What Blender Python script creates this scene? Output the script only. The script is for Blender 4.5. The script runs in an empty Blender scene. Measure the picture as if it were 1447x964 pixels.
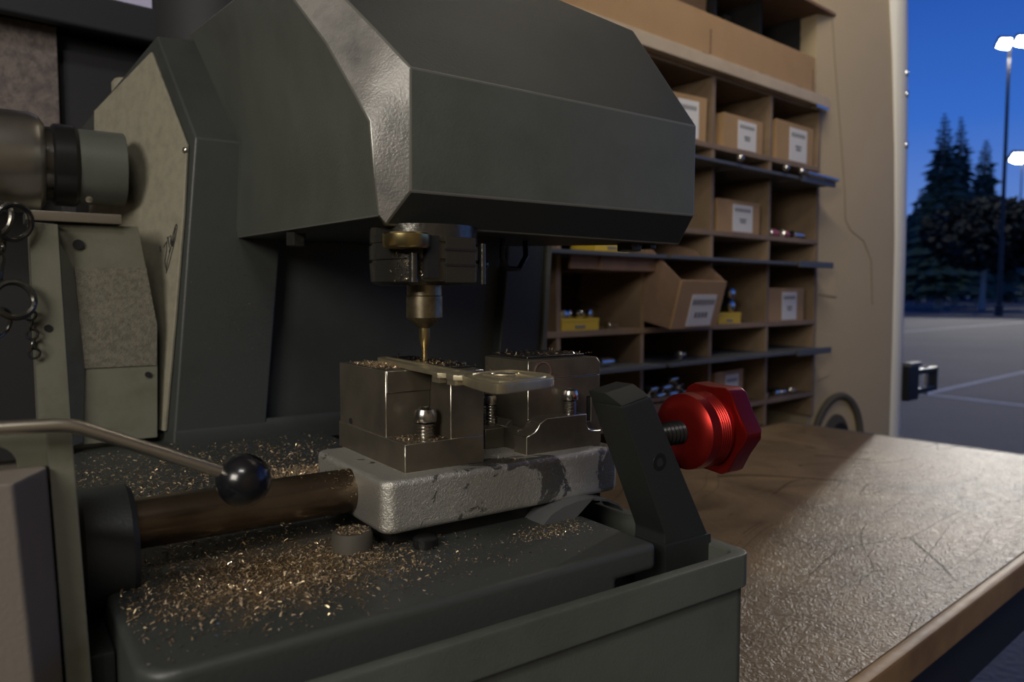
import bpy, bmesh, math, random
from math import pi, sin, cos, radians, atan
from mathutils import Vector, Matrix
random.seed(7)
SC = bpy.context.scene
COL = SC.collection

# ------------------------------------------------------------------ frames
# van frame: X along the van towards the rear doors, Y towards the racked side
# wall, Z up, millimetres above the bench top and measured from below the camera.
# machine frame: the same turned 6 degrees clockwise (u, v, w).
TOP = 0.75                       # bench top above the van floor, metres
DM = radians(-6.0)
def van(x, y, z=0.0):
    return Vector((x, y, z)) / 1000 + Vector((0, 0, TOP))
def mach(u, v, w=0.0):
    return Vector((u*cos(DM) - v*sin(DM), u*sin(DM) + v*cos(DM), w)) / 1000 + Vector((0, 0, TOP))

# ------------------------------------------------------------------ camera
cam_d = bpy.data.cameras.new('camera')
cam = bpy.data.objects.new('camera', cam_d)
COL.objects.link(cam)
cam.location = van(0, 0, 200)
cam.rotation_euler = (radians(90) - atan(66/1053.0), 0, radians(49.2 - 90))
cam_d.sensor_width = 36.0
cam_d.lens = 1053/1447*36
cam_d.clip_start = 0.01
cam_d.clip_end = 600
cam_d.dof.use_dof = True
cam_d.dof.focus_distance = 0.268
cam_d.dof.aperture_fstop = 17
SC.camera = cam

# ------------------------------------------------------------------ colour management
SC.view_settings.view_transform = 'Standard'
SC.view_settings.look = 'None'
SC.view_settings.gamma = 1.0
SC.view_settings.use_curve_mapping = False
SC.view_settings.exposure = 0.0

# ------------------------------------------------------------------ dusk sky
world = bpy.data.worlds.new('dusk_sky')
SC.world = world
world.use_nodes = True
wt = world.node_tree
wt.nodes.clear()
w_out = wt.nodes.new('ShaderNodeOutputWorld')
w_bg = wt.nodes.new('ShaderNodeBackground')
w_co = wt.nodes.new('ShaderNodeTexCoord')
w_sep = wt.nodes.new('ShaderNodeSeparateXYZ')
w_ramp = wt.nodes.new('ShaderNodeValToRGB')
wt.links.new(w_co.outputs['Generated'], w_sep.inputs[0])
wt.links.new(w_sep.outputs['Z'], w_ramp.inputs[0])
wt.links.new(w_ramp.outputs[0], w_bg.inputs[0])
wt.links.new(w_bg.outputs[0], w_out.inputs[0])
els = w_ramp.color_ramp.elements
els[0].position = 0.0;  els[0].color = (0.13, 0.20, 0.38, 1)
els[1].position = 1.0;  els[1].color = (0.006, 0.022, 0.13, 1)
for p, c in ((0.06, (0.115, 0.21, 0.50, 1)), (0.20, (0.030, 0.118, 0.46, 1)), (0.42, (0.008, 0.048, 0.29, 1))):
    e = els.new(p); e.color = c
w_bg.inputs[1].default_value = 1.2

# ------------------------------------------------------------------ unseen lamps of the van, no housings built; the rack one is added fill
def area(name, loc, aim, size, size_y, power, color):
    d = bpy.data.lights.new(name, 'AREA')
    d.shape = 'RECTANGLE'; d.size = size; d.size_y = size_y
    d.energy = power; d.color = color
    o = bpy.data.objects.new(name, d)
    COL.objects.link(o)
    o.location = loc
    o.rotation_euler = (Vector(aim) - Vector(loc)).to_track_quat('-Z', 'Y').to_euler()
    return o
WARM = (1.0, 0.93, 0.82)
area('cab_lamp', van(-800, -230, 600), van(150, 250, 200), 0.45, 0.35, 7.2, WARM)
area('ceiling_lamp', van(-330, -420, 1120), van(120, 260, 150), 0.35, 0.12, 3.4, (1.0, 0.97, 0.92))
area('rack_fill', van(620, 240, 1120), van(1420, 740, 820), 0.50, 0.12, 6.2, WARM)  # added unseen fill aimed at the rack, turned away from the head

# ------------------------------------------------------------------ materials
def mat(name, color, rough=0.5, metal=0.0, bump=None, var=None, spec=0.5, coat=0.0, emit=None):
    """bump=(scale, distance_m, detail) ; var=(scale, second colour, low, high)"""
    m = bpy.data.materials.new(name)
    m.use_nodes = True
    nt = m.node_tree
    b = nt.nodes['Principled BSDF']
    b.inputs['Base Color'].default_value = (*color, 1)
    b.inputs['Roughness'].default_value = rough
    b.inputs['Metallic'].default_value = metal
    b.inputs['Specular IOR Level'].default_value = spec
    b.inputs['Coat Weight'].default_value = coat
    if emit:
        b.inputs['Emission Color'].default_value = (*emit[0], 1)
        b.inputs['Emission Strength'].default_value = emit[1]
    co = nt.nodes.new('ShaderNodeTexCoord')
    if bump:
        n = nt.nodes.new('ShaderNodeTexNoise')
        n.inputs['Scale'].default_value = bump[0]
        n.inputs['Detail'].default_value = bump[2]
        bp = nt.nodes.new('ShaderNodeBump')
        bp.inputs['Distance'].default_value = bump[1]
        bp.inputs['Strength'].default_value = 1.0
        nt.links.new(co.outputs['Object'], n.inputs['Vector'])
        nt.links.new(n.outputs['Fac'], bp.inputs['Height'])
        nt.links.new(bp.outputs[0], b.inputs['Normal'])
    if var:
        n2 = nt.nodes.new('ShaderNodeTexNoise')
        n2.inputs['Scale'].default_value = var[0]
        n2.inputs['Detail'].default_value = 6
        n2.inputs['Roughness'].default_value = 0.65
        r = nt.nodes.new('ShaderNodeValToRGB')
        r.color_ramp.elements[0].position = var[2]; r.color_ramp.elements[0].color = (*color, 1)
        r.color_ramp.elements[1].position = var[3]; r.color_ramp.elements[1].color = (*var[1], 1)
        nt.links.new(co.outputs['Object'], n2.inputs['Vector'])
        nt.links.new(n2.outputs['Fac'], r.inputs[0])
        nt.links.new(r.outputs[0], b.inputs['Base Color'])
    return m

M = {}
M['paint'] = mat('grey_green_enamel', (0.086, 0.094, 0.082), 0.42, 0, (1100, 0.00010, 2), (14, (0.060, 0.064, 0.055), 0.45, 0.75))
M['paint_edge'] = mat('rubbed_enamel_edge', (0.22, 0.22, 0.20), 0.30, 0.5)
M['hammer'] = mat('hammered_grey_enamel', (0.31, 0.295, 0.28), 0.42, 0.3, (1150, 0.00022, 2), (40, (0.13, 0.128, 0.12), 0.4, 0.7))
M['paint_dark'] = mat('dark_grey_enamel', (0.040, 0.044, 0.042), 0.45, 0, (900, 0.00008, 2), (20, (0.030, 0.033, 0.031), 0.45, 0.7))
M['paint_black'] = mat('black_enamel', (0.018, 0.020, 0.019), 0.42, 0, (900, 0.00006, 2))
M['cover'] = mat('khaki_side_cover', (0.255, 0.238, 0.180), 0.62, 0, (900, 0.00018, 3), (160, (0.20, 0.185, 0.14), 0.42, 0.7))
M['cast'] = mat('khaki_grey_casting', (0.150, 0.150, 0.112), 0.5, 0, (700, 0.00008, 2), (45, (0.115, 0.108, 0.075), 0.45, 0.72))
M['cast_rough'] = mat('sandblasted_khaki_band', (0.165, 0.150, 0.115), 0.68, 0, (1300, 0.0003, 3), (500, (0.105, 0.095, 0.07), 0.40, 0.62))
M['front_cover'] = mat('brown_grey_cover', (0.19, 0.165, 0.14), 0.55, 0, (900, 0.00008, 2))
M['vise'] = mat('browned_tool_steel', (0.115, 0.098, 0.075), 0.38, 0.5, (260, 0.00002, 3), (70, (0.075, 0.064, 0.052), 0.4, 0.7))
M['vise_edge'] = mat('worn_bright_edge', (0.72, 0.68, 0.58), 0.30, 1.0)
M['black_steel'] = mat('black_oxide_steel', (0.025, 0.025, 0.026), 0.32, 0.6)
M['chrome'] = mat('bright_steel', (0.62, 0.60, 0.56), 0.22, 1.0)
M['brushed'] = mat('turned_aluminium', (0.50, 0.48, 0.45), 0.30, 1.0)
M['rod'] = mat('oiled_brown_rod', (0.15, 0.112, 0.078), 0.24, 0.8, (300, 0.00003, 2), (60, (0.10, 0.072, 0.048), 0.4, 0.7))
M['lever'] = mat('nickel_rod', (0.58, 0.53, 0.45), 0.30, 0.95)
M['ball'] = mat('black_phenolic', (0.008, 0.008, 0.010), 0.24, 0, None, None, 0.5, 0.3)
M['brass'] = mat('brass_tool', (0.50, 0.40, 0.19), 0.28, 1.0)
M['oily'] = mat('oily_dark_steel', (0.11, 0.105, 0.095), 0.24, 0.85, (420, 0.00015, 2))
M['collet'] = mat('stained_collet_steel', (0.34, 0.29, 0.20), 0.32, 0.95, None, (220, (0.20, 0.16, 0.10), 0.4, 0.65))
M['key'] = mat('nickel_silver_key', (0.60, 0.53, 0.37), 0.40, 0.9, (500, 0.00006, 2), (120, (0.46, 0.40, 0.27), 0.4, 0.7))
M['red'] = mat('red_anodised', (0.30, 0.016, 0.012), 0.33, 0.85)
M['red_edge'] = mat('red_anodised_edge', (0.75, 0.35, 0.32), 0.30, 0.8)
M['hole'] = mat('dark_hole', (0.004, 0.004, 0.004), 0.8)
M['chip_brass'] = mat('brass_shaving', (0.78, 0.62, 0.36), 0.30, 0.95)
M['chip_tan'] = mat('tan_shaving', (0.64, 0.49, 0.33), 0.45, 0.6)
M['chip_steel'] = mat('bright_shaving', (0.85, 0.80, 0.68), 0.22, 1.0)
M['chip_dark'] = mat('brown_shaving', (0.24, 0.16, 0.09), 0.5, 0.3)
M['wood'] = mat('rack_plywood', (0.24, 0.165, 0.10), 0.6, 0, (300, 0.0001, 3), (18, (0.17, 0.115, 0.07), 0.4, 0.7))
M['strip'] = mat('pale_wood_strip', (0.50, 0.40, 0.28), 0.6, 0, None, (25, (0.42, 0.33, 0.23), 0.4, 0.7))
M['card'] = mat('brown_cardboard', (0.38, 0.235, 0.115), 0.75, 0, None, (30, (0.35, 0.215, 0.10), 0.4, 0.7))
M['card_dark'] = mat('dark_cardboard', (0.22, 0.135, 0.085), 0.75, 0, None, (30, (0.17, 0.10, 0.065), 0.4, 0.7))  # darker brown than the plain cardboard
M['label'] = mat('white_paper_label', (0.66, 0.64, 0.63), 0.7)
M['ink'] = mat('grey_ink', (0.18, 0.18, 0.19), 0.8)
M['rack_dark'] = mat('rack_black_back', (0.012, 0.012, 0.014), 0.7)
M['sheet'] = mat('grey_sheet_steel', (0.085, 0.088, 0.092), 0.5, 0.1)
M['yellow'] = mat('yellow_card', (0.62, 0.42, 0.03), 0.6)
M['pink'] = mat('pink_plastic', (0.40, 0.10, 0.14), 0.5)
M['beige'] = mat('beige_van_paint', (0.40, 0.315, 0.20), 0.45, 0, None, (3, (0.36, 0.285, 0.18), 0.35, 0.7))
M['jamb'] = mat('white_van_jamb', (0.62, 0.60, 0.56), 0.35)
M['beige_dark'] = mat('panel_seam_beige', (0.20, 0.16, 0.11), 0.6)  # darker beige for the seam line
M['rubber'] = mat('grey_brown_rubber', (0.060, 0.052, 0.040), 0.7)
M['dark_wall'] = mat('dark_bulkhead', (0.022, 0.022, 0.025), 0.7)
M['speckle'] = mat('speckled_lining', (0.20, 0.165, 0.15), 0.9, 0, (240, 0.001, 3), (120, (0.12, 0.10, 0.095), 0.42, 0.6))
M['paper'] = mat('lavender_paper', (0.58, 0.56, 0.78), 0.6)
M['ceil'] = mat('van_headlining', (0.30, 0.28, 0.25), 0.8)
M['van_floor'] = mat('van_floor', (0.10, 0.11, 0.115), 0.7, 0, None, (6, (0.07, 0.075, 0.08), 0.4, 0.7))
M['apron'] = mat('bench_apron_paint', (0.016, 0.018, 0.022), 0.6)
M['asphalt'] = mat('asphalt', (0.060, 0.061, 0.065), 0.85, 0, (30, 0.01, 4), (0.35, (0.040, 0.041, 0.045), 0.4, 0.65))
M['line'] = mat('road_paint', (0.42, 0.42, 0.42), 0.8, 0, None, (4, (0.25, 0.25, 0.25), 0.4, 0.7))
M['kerb'] = mat('kerb_concrete', (0.22, 0.22, 0.21), 0.85)
M['soil'] = mat('island_soil', (0.045, 0.040, 0.030), 0.9)
M['bark'] = mat('pale_bark', (0.34, 0.31, 0.27), 0.9, 0, (30, 0.01, 3))
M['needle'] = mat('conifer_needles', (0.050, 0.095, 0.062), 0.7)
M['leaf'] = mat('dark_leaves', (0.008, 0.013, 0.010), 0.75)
M['pole'] = mat('lamp_pole', (0.012, 0.012, 0.013), 0.5)
M['lamp_on'] = mat('lamp_lens', (1, 0.96, 0.82), 0.4, 0, None, None, 0.5, 0, ((1.0, 0.95, 0.78), 30.0))

def two(name, a, b, scale, lo, hi, bumps):
    """cast aluminium with dull patches eaten into a brighter skin"""
    m = mat(name, a, 0.34, 0.9)
    nt = m.node_tree; bs = nt.nodes['Principled BSDF']
    co = nt.nodes.new('ShaderNodeTexCoord')
    n = nt.nodes.new('ShaderNodeTexNoise'); n.inputs['Scale'].default_value = scale; n.inputs['Detail'].default_value = 8
    n.inputs['Roughness'].default_value = 0.68; n.inputs['Distortion'].default_value = 0.8
    r = nt.nodes.new('ShaderNodeValToRGB')
    r.color_ramp.elements[0].position = lo; r.color_ramp.elements[1].position = hi
    mx = nt.nodes.new('ShaderNodeMix'); mx.data_type = 'RGBA'
    mx.inputs['A'].default_value = (*a, 1); mx.inputs['B'].default_value = (*b, 1)
    mr = nt.nodes.new('ShaderNodeMapRange'); mr.inputs['To Min'].default_value = 0.34; mr.inputs['To Max'].default_value = 0.55
    n2 = nt.nodes.new('ShaderNodeTexNoise'); n2.inputs['Scale'].default_value = bumps; n2.inputs['Distortion'].default_value = 2.5
    bp = nt.nodes.new('ShaderNodeBump'); bp.inputs['Distance'].default_value = 0.00035; bp.inputs['Strength'].default_value = 0.8
    L = nt.links.new
    L(co.outputs['Object'], n.inputs['Vector']); L(co.outputs['Object'], n2.inputs['Vector'])
    L(n.outputs['Fac'], r.inputs[0]); L(r.outputs[0], mx.inputs['Factor']); L(mx.outputs['Result'], bs.inputs['Base Color'])
    L(r.outputs[0], mr.inputs['Value']); L(mr.outputs[0], bs.inputs['Roughness'])
    L(n2.outputs['Fac'], bp.inputs['Height']); L(bp.outputs[0], bs.inputs['Normal'])
    return m
M['carriage'] = two('scuffed_cast_aluminium', (0.24, 0.235, 0.22), (0.52, 0.505, 0.465), 30, 0.455, 0.47, 700)

def dusty(name):
    """base casting: dark enamel under a film of brass dust where the cutter throws it"""
    m = mat(name, (0.040, 0.044, 0.042), 0.45, 0, (900, 0.00008, 2))
    nt = m.node_tree; bs = nt.nodes['Principled BSDF']
    co = nt.nodes.new('ShaderNodeTexCoord')
    ds = nt.nodes.new('ShaderNodeVectorMath'); ds.operation = 'DISTANCE'
    ds.inputs[1].default_value = (-0.035, -0.085, 0.120)
    n = nt.nodes.new('ShaderNodeTexNoise'); n.inputs['Scale'].default_value = 130; n.inputs['Detail'].default_value = 5
    a = nt.nodes.new('ShaderNodeMapRange'); a.inputs['From Min'].default_value = 0.0; a.inputs['From Max'].default_value = 0.062
    a.inputs['To Min'].default_value = 1.0; a.inputs['To Max'].default_value = 0.0
    mu = nt.nodes.new('ShaderNodeMath'); mu.operation = 'MULTIPLY'
    r = nt.nodes.new('ShaderNodeValToRGB'); r.color_ramp.elements[0].position = 0.20; r.color_ramp.elements[1].position = 0.50
    mx = nt.nodes.new('ShaderNodeMix'); mx.data_type = 'RGBA'
    mx.inputs['A'].default_value = (0.040, 0.044, 0.042, 1); mx.inputs['B'].default_value = (0.115, 0.078, 0.042, 1)
    L = nt.links.new
    L(co.outputs['Object'], ds.inputs[0]); L(co.outputs['Object'], n.inputs['Vector'])
    L(ds.outputs['Value'], a.inputs['Value']); L(a.outputs[0], mu.inputs[0]); L(n.outputs['Fac'], mu.inputs[1])
    L(mu.outputs[0], r.inputs[0]); L(r.outputs[0], mx.inputs['Factor']); L(mx.outputs['Result'], bs.inputs['Base Color'])
    return m
M['base'] = dusty('dusty_dark_enamel')

def bench_top():
    """varnished hardboard: mottled brown, fine fibre relief, long dark scratches"""
    m = mat('varnished_hardboard', (0.16, 0.105, 0.06), 0.44, 0, None, None, 0.5)
    nt = m.node_tree; bs = nt.nodes['Principled BSDF']; L = nt.links.new
    co = nt.nodes.new('ShaderNodeTexCoord')
    n = nt.nodes.new('ShaderNodeTexNoise'); n.inputs['Scale'].default_value = 9; n.inputs['Detail'].default_value = 8; n.inputs['Roughness'].default_value = 0.65
    n.inputs['Distortion'].default_value = 0.6
    r = nt.nodes.new('ShaderNodeValToRGB')
    r.color_ramp.elements[0].position = 0.32; r.color_ramp.elements[0].color = (0.105, 0.068, 0.035, 1)
    r.color_ramp.elements[1].position = 0.66; r.color_ramp.elements[1].color = (0.265, 0.178, 0.092, 1)
    L(co.outputs['Object'], n.inputs['Vector']); L(n.outputs['Fac'], r.inputs[0])
    mask = None
    for ang, sc, st, th in ((0.5, 8.0, 0.14, 0.0026), (-0.35, 8.0, 0.16, 0.0022), (1.1, 11.0, 0.22, 0.0026)):
        mp = nt.nodes.new('ShaderNodeMapping'); mp.inputs['Rotation'].default_value = (0, 0, ang)
        mp.inputs['Scale'].default_value = (st, 1.0, 1.0)
        nd = nt.nodes.new('ShaderNodeTexNoise'); nd.inputs['Scale'].default_value = 3; nd.inputs['Detail'].default_value = 1
        va = nt.nodes.new('ShaderNodeVectorMath'); va.operation = 'MULTIPLY_ADD'; va.inputs[1].default_value = (0.25, 0.25, 0)
        vo = nt.nodes.new('ShaderNodeTexVoronoi'); vo.feature = 'DISTANCE_TO_EDGE'; vo.inputs['Scale'].default_value = sc
        lt = nt.nodes.new('ShaderNodeMath'); lt.operation = 'LESS_THAN'; lt.inputs[1].default_value = th
        L(co.outputs['Object'], nd.inputs['Vector']); L(nd.outputs['Color'], va.inputs[0]); L(co.outputs['Object'], va.inputs[2])
        L(va.outputs[0], mp.inputs['Vector']); L(mp.outputs[0], vo.inputs['Vector']); L(vo.outputs['Distance'], lt.inputs[0])
        if mask is None:
            mask = lt
        else:
            mm = nt.nodes.new('ShaderNodeMath'); mm.operation = 'MAXIMUM'
            L(mask.outputs[0], mm.inputs[0]); L(lt.outputs[0], mm.inputs[1]); mask = mm
    nb = nt.nodes.new('ShaderNodeTexNoise'); nb.inputs['Scale'].default_value = 7; nb.inputs['Detail'].default_value = 2
    gt = nt.nodes.new('ShaderNodeMath'); gt.operation = 'GREATER_THAN'; gt.inputs[1].default_value = 0.50
    mb = nt.nodes.new('ShaderNodeMath'); mb.operation = 'MULTIPLY'
    L(co.outputs['Object'], nb.inputs['Vector']); L(nb.outputs['Fac'], gt.inputs[0]); L(gt.outputs[0], mb.inputs[0]); L(mask.outputs[0], mb.inputs[1]); mask = mb
    mx = nt.nodes.new('ShaderNodeMix'); mx.data_type = 'RGBA'; mx.inputs['B'].default_value = (0.030, 0.022, 0.016, 1)
    sc_ = nt.nodes.new('ShaderNodeMath'); sc_.operation = 'MULTIPLY'; sc_.inputs[1].default_value = 0.75
    L(mask.outputs[0], sc_.inputs[0]); L(sc_.outputs[0], mx.inputs['Factor'])
    L(r.outputs[0], mx.inputs['A']); L(mx.outputs['Result'], bs.inputs['Base Color'])
    inv = nt.nodes.new('ShaderNodeMapRange'); inv.inputs['To Min'].default_value = 0.5; inv.inputs['To Max'].default_value = 0.08
    L(mask.outputs[0], inv.inputs['Value']); L(inv.outputs[0], bs.inputs['Specular IOR Level'])
    f = nt.nodes.new('ShaderNodeTexNoise'); f.inputs['Scale'].default_value = 190; f.inputs['Detail'].default_value = 3; f.inputs['Distortion'].default_value = 2.2
    bp = nt.nodes.new('ShaderNodeBump'); bp.inputs['Distance'].default_value = 0.0012; bp.inputs['Strength'].default_value = 0.8
    L(co.outputs['Object'], f.inputs['Vector']); L(f.outputs['Fac'], bp.inputs['Height']); L(bp.outputs[0], bs.inputs['Normal'])
    return m
M['bench'] = bench_top()
M['bench_edge'] = mat('bench_edge_ply', (0.33, 0.20, 0.085), 0.5, 0, (60, 0.0006, 4), (14, (0.20, 0.115, 0.05), 0.4, 0.7))

# ------------------------------------------------------------------ mesh builder
ORG = {}                          # origin of each thing in its own frame (mm)
class B:
    def __init__(self): self.bm = bmesh.new()
    def face(self, vs, mi=0):
        f = self.bm.faces.new(vs); f.material_index = mi; return f
    def poly(self, verts, faces, mi=0):
        vs = [self.bm.verts.new(v) for v in verts]
        for f in faces:
            k = mi
            if isinstance(f, tuple) and isinstance(f[0], (list, tuple)): f, k = f
            self.face([vs[i] for i in f], k)
        return self
    def box(self, x0, x1, y0, y1, z0, z1, mi=0):
        return self.poly([(x0,y0,z0),(x1,y0,z0),(x1,y1,z0),(x0,y1,z0),(x0,y0,z1),(x1,y0,z1),(x1,y1,z1),(x0,y1,z1)],
                         [[0,3,2,1],[4,5,6,7],[0,1,5,4],[1,2,6,5],[2,3,7,6],[3,0,4,7]], mi)
    def prism(self, pts, axis, a, b, mi=0):
        """pts in the two other axes (order x,y,z without axis), swept from a to b"""
        def mk(p, t):
            q = list(p); q.insert(axis, t); return q
        n = len(pts)
        vs = [mk(p, a) for p in pts] + [mk(p, b) for p in pts]
        fs = [list(range(n)), list(range(2*n-1, n-1, -1))] + [[(i+1) % n, i, n+i, n+(i+1) % n] for i in range(n)]
        return self.poly(vs, fs, mi)
    def lathe(self, p, d, prof, seg=40, mi=0, caps=True):
        """prof: (along, radius) pairs from p along direction d"""
        d = Vector(d).normalized(); p = Vector(p)
        a = d.orthogonal().normalized(); b = d.cross(a)
        rings = []
        for t, r in prof:
            if r <= 1e-6: rings.append([self.bm.verts.new(p + d*t)])
            else: rings.append([self.bm.verts.new(p + d*t + (a*cos(2*pi*i/seg) + b*sin(2*pi*i/seg))*r) for i in range(seg)])
        for r0, r1 in zip(rings, rings[1:]):
            for i in range(seg):
                j = (i+1) % seg
                if len(r0) == 1 and len(r1) > 1: self.face([r0[0], r1[j], r1[i]], mi)
                elif len(r1) == 1 and len(r0) > 1: self.face([r0[i], r0[j], r1[0]], mi)
                elif len(r0) > 1: self.face([r0[i], r0[j], r1[j], r1[i]], mi)
        if caps:
            if len(rings[0]) > 1: self.face(rings[0][::-1], mi)
            if len(rings[-1]) > 1: self.face(rings[-1], mi)
        return self
    def cyl(self, p, q, r, seg=32, mi=0, r2=None):
        p, q = Vector(p), Vector(q)
        return self.lathe(p, q-p, [(0, r), ((q-p).length, r if r2 is None else r2)], seg, mi)
    def tube(self, pts, r, seg=12, mi=0, closed=False):
        pts = [Vector(p) for p in pts]; n = len(pts); rings = []; ref = None
        for i, p in enumerate(pts):
            if closed: t = pts[(i+1) % n] - pts[i-1]
            else: t = pts[min(i+1, n-1)] - pts[max(i-1, 0)]
            t.normalize()
            ref = t.orthogonal().normalized() if ref is None else (ref - t*ref.dot(t)).normalized()
            b = t.cross(ref); rr = r[i] if isinstance(r, (list, tuple)) else r
            rings.append([self.bm.verts.new(p + (ref*cos(2*pi*k/seg) + b*sin(2*pi*k/seg))*rr) for k in range(seg)])
        for i in range(n if closed else n-1):
            r0, r1 = rings[i], rings[(i+1) % n]
            for k in range(seg): self.face([r0[k], r0[(k+1) % seg], r1[(k+1) % seg], r1[k]], mi)
        if not closed: self.face(rings[0][::-1], mi); self.face(rings[-1], mi)
        return self
    def sphere(self, c, r, mi=0, seg=32):
        prof = [(-r*cos(pi*i/20), r*sin(pi*i/20)) for i in range(21)]
        return self.lathe(c, (0, 0, 1), prof, seg, mi, False)
    def build(self, name, mats, parent=None, at=None, frame='m', bevel=0, seg=2, edge=None, ang=25, smooth=40, keep=None):
        """parent: thing or part it belongs to.  No parent: at = base point of this one-mesh thing."""
        bm = self.bm
        bmesh.ops.recalc_face_normals(bm, faces=bm.faces[:])
        if bevel:
            es = [e for e in bm.edges if len(e.link_faces) == 2 and e.calc_face_angle(0) > radians(ang)
                  and not (keep is not None and any(all(f.material_index == q for f in e.link_faces) for q in keep))]
            kw = {'material': edge} if edge is not None else {}
            bmesh.ops.bevel(bm, geom=es, offset=bevel, segments=seg, profile=0.6, affect='EDGES', clamp_overlap=True, **kw)
        org = Vector(ORG[parent.name] if parent else at)
        for v in bm.verts: v.co = (v.co - org) / 1000
        me = bpy.data.meshes.new(name)
        bm.to_mesh(me); bm.free()
        for m in (mats if isinstance(mats, (list, tuple)) else [mats]): me.materials.append(M[m])
        me.shade_smooth(); me.set_sharp_from_angle(angle=radians(smooth))
        o = bpy.data.objects.new(name, me); COL.objects.link(o)
        if bevel:
            wn = o.modifiers.new('weighted_normal', 'WEIGHTED_NORMAL'); wn.weight = 100; wn.keep_sharp = True
        ORG[o.name] = org
        if parent: o.parent = parent
        else:
            o.location = mach(*org) if frame == 'm' else van(*org)
            o.rotation_euler = (0, 0, DM if frame == 'm' else 0)
        return o

def tag(o, label=None, cat=None, group=None, kind=None):
    if label: o['label'] = label
    if cat: o['category'] = cat
    if group: o['group'] = group
    if kind: o['kind'] = kind
    return o
def thing(name, label, cat, at, frame='m', group=None):
    o = bpy.data.objects.new(name, None); COL.objects.link(o)
    o.location = mach(*at) if frame == 'm' else van(*at)
    o.rotation_euler = (0, 0, DM if frame == 'm' else 0)
    ORG[o.name] = Vector(at)
    return tag(o, label, cat, group)
def struct(name, b, mats, at=(0, 0, 0), frame='v', **k):
    return tag(b.build(name, mats, None, at, frame, **k), kind='structure')
def kids(o): return [c for c in bpy.data.objects if c.parent == o]
def dup(o, loc=None, parent=None):
    c = o.copy(); COL.objects.link(c); ORG[c.name] = ORG[o.name]
    if parent: c.parent = parent
    if loc is not None: c.location = loc
    for ch in kids(o): dup(ch, None, c)
    return c

# =================================================================== THE SETTING
# --- van shell
struct('floor', B().box(-2200, 1560, -950, 820, -770, -750), 'van_floor')
struct('ceiling', B().box(-2200, 1430, -950, 820, 1150, 1170), 'ceil')
struct('wall_left', B().box(-2200, 1185, 802, 820, -750, 1150), 'dark_wall')
struct('wall_right', B().box(-2200, 1300, -950, -935, -750, 1150), 'beige')
struct('wall_front', B().box(-2215, -2200, -950, 820, -750, 1150), 'dark_wall')
# --- rear corner panel of the van beside the rack, leaning in towards the roof
b = B()
def corner_x(z): return 1345 - 0.00009 * max(0, z - 150) ** 2
WS = 0.414
def wall_y(x): return 612 - (x - 1180)*WS
def on_wall(x, z, d=0.0):            # point of the slanting panel, d proud of it
    r = x/612; x2 = r*(612 + 1180*WS)/(1 + WS*r)
    return (x2, wall_y(x2) - d, 200 + (z - 200)*x2/x)
zs = [-750, -300, -60, 120, 300, 450, 600, 750, 900, 1150]
rows = []
for z in zs:
    xe = corner_x(z)
    rows.append([b.bm.verts.new(p) for p in ((1180, 612, z), (xe - 14, wall_y(xe - 14), z), (xe, wall_y(xe) + 3, z))])
for r0, r1 in zip(rows, rows[1:]):
    for i in range(2): b.face([r0[i], r0[i+1], r1[i+1], r1[i]], 0)
back = [[b.bm.verts.new((x, 800, z)) for x in (1180, corner_x(z))] for z in zs]
for (r0, r1), (q0, q1) in zip(zip(rows, rows[1:]), zip(back, back[1:])):
    b.face([r0[2], q0[1], q1[1], r1[2]], 0); b.face([q0[0], r0[0], r1[0], q1[0]], 0)
rear_wall = struct('wall_rear', b, 'beige', smooth=30)
# white door jamb outside that panel
b = B(); rows = []
for z in zs:
    x = corner_x(z)
    rows.append([b.bm.verts.new(p) for p in ((x, 548, z), (x + 8, 541, z), (x + 24, 538, z), (x + 36, 545, z), (x + 42, 570, z), (x + 42, 800, z), (x, 800, z))])
for r0, r1 in zip(rows, rows[1:]):
    for i in range(7): b.face([r0[i], r0[(i+1) % 7], r1[(i+1) % 7], r1[i]])
b.face(rows[0]); b.face(rows[-1][::-1])
jamb = struct('trim_1', b, 'jamb', smooth=60)
# pressed details of the panel
b = B().tube([on_wall(x, z, 0) for x, z in ((1228, 660), (1240, 600), (1268, 480), (1290, 380), (1296, 330), (1318, 312), (1370, 296), (1402, 262), (1412, 180))], 1.2, 8)
b.build('panel_seam', 'beige_dark', rear_wall)
def slab(pts, d0, d1):
    b = B(); n = len(pts)
    b.poly([on_wall(x, z, d0) for x, z in pts] + [on_wall(x, z, d1) for x, z in pts],
           [list(range(n)), list(range(2*n-1, n-1, -1))] + [[(i+1) % n, i, n+i, n+(i+1) % n] for i in range(n)])
    return b
slab([(1186, 252), (1264, 244), (1268, 195), (1186, 200)], -2, 3).build('access_panel', 'beige', rear_wall, bevel=2)
slab([(1188, 140), (1262, 130), (1250, 60), (1190, 50)], -2, 2).build('pressed_rib', 'beige', rear_wall, bevel=1.5)
arch = [on_wall(1283 + 88*cos(pi*i/18), -66 + 88*sin(pi*i/18), 3) for i in range(19)]
B().tube(arch, 6, 10).build('wheel_arch_seal', 'rubber', rear_wall)
inner = [(1278 + 52*cos(pi*i/18), -66 + 56*sin(pi*i/18)) for i in range(19)]
slab(inner, -2, 3).build('wheel_arch_recess', 'rubber', rear_wall, bevel=1)
slab([(1290 + 30*cos(2*pi*i/24), -52 + 26*sin(2*pi*i/24)) for i in range(24)], 2, 5).build('drain_hole', 'hole', rear_wall)
# marker reflectors on the jamb
for k, z in enumerate((455, 540, 575)):
    B().lathe((corner_x(z) + 22, 538.5, z), (0, -1, 0), [(0, 6), (2, 5), (3.4, 0)], 16).build('marker_lens', 'chrome', jamb)

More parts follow.
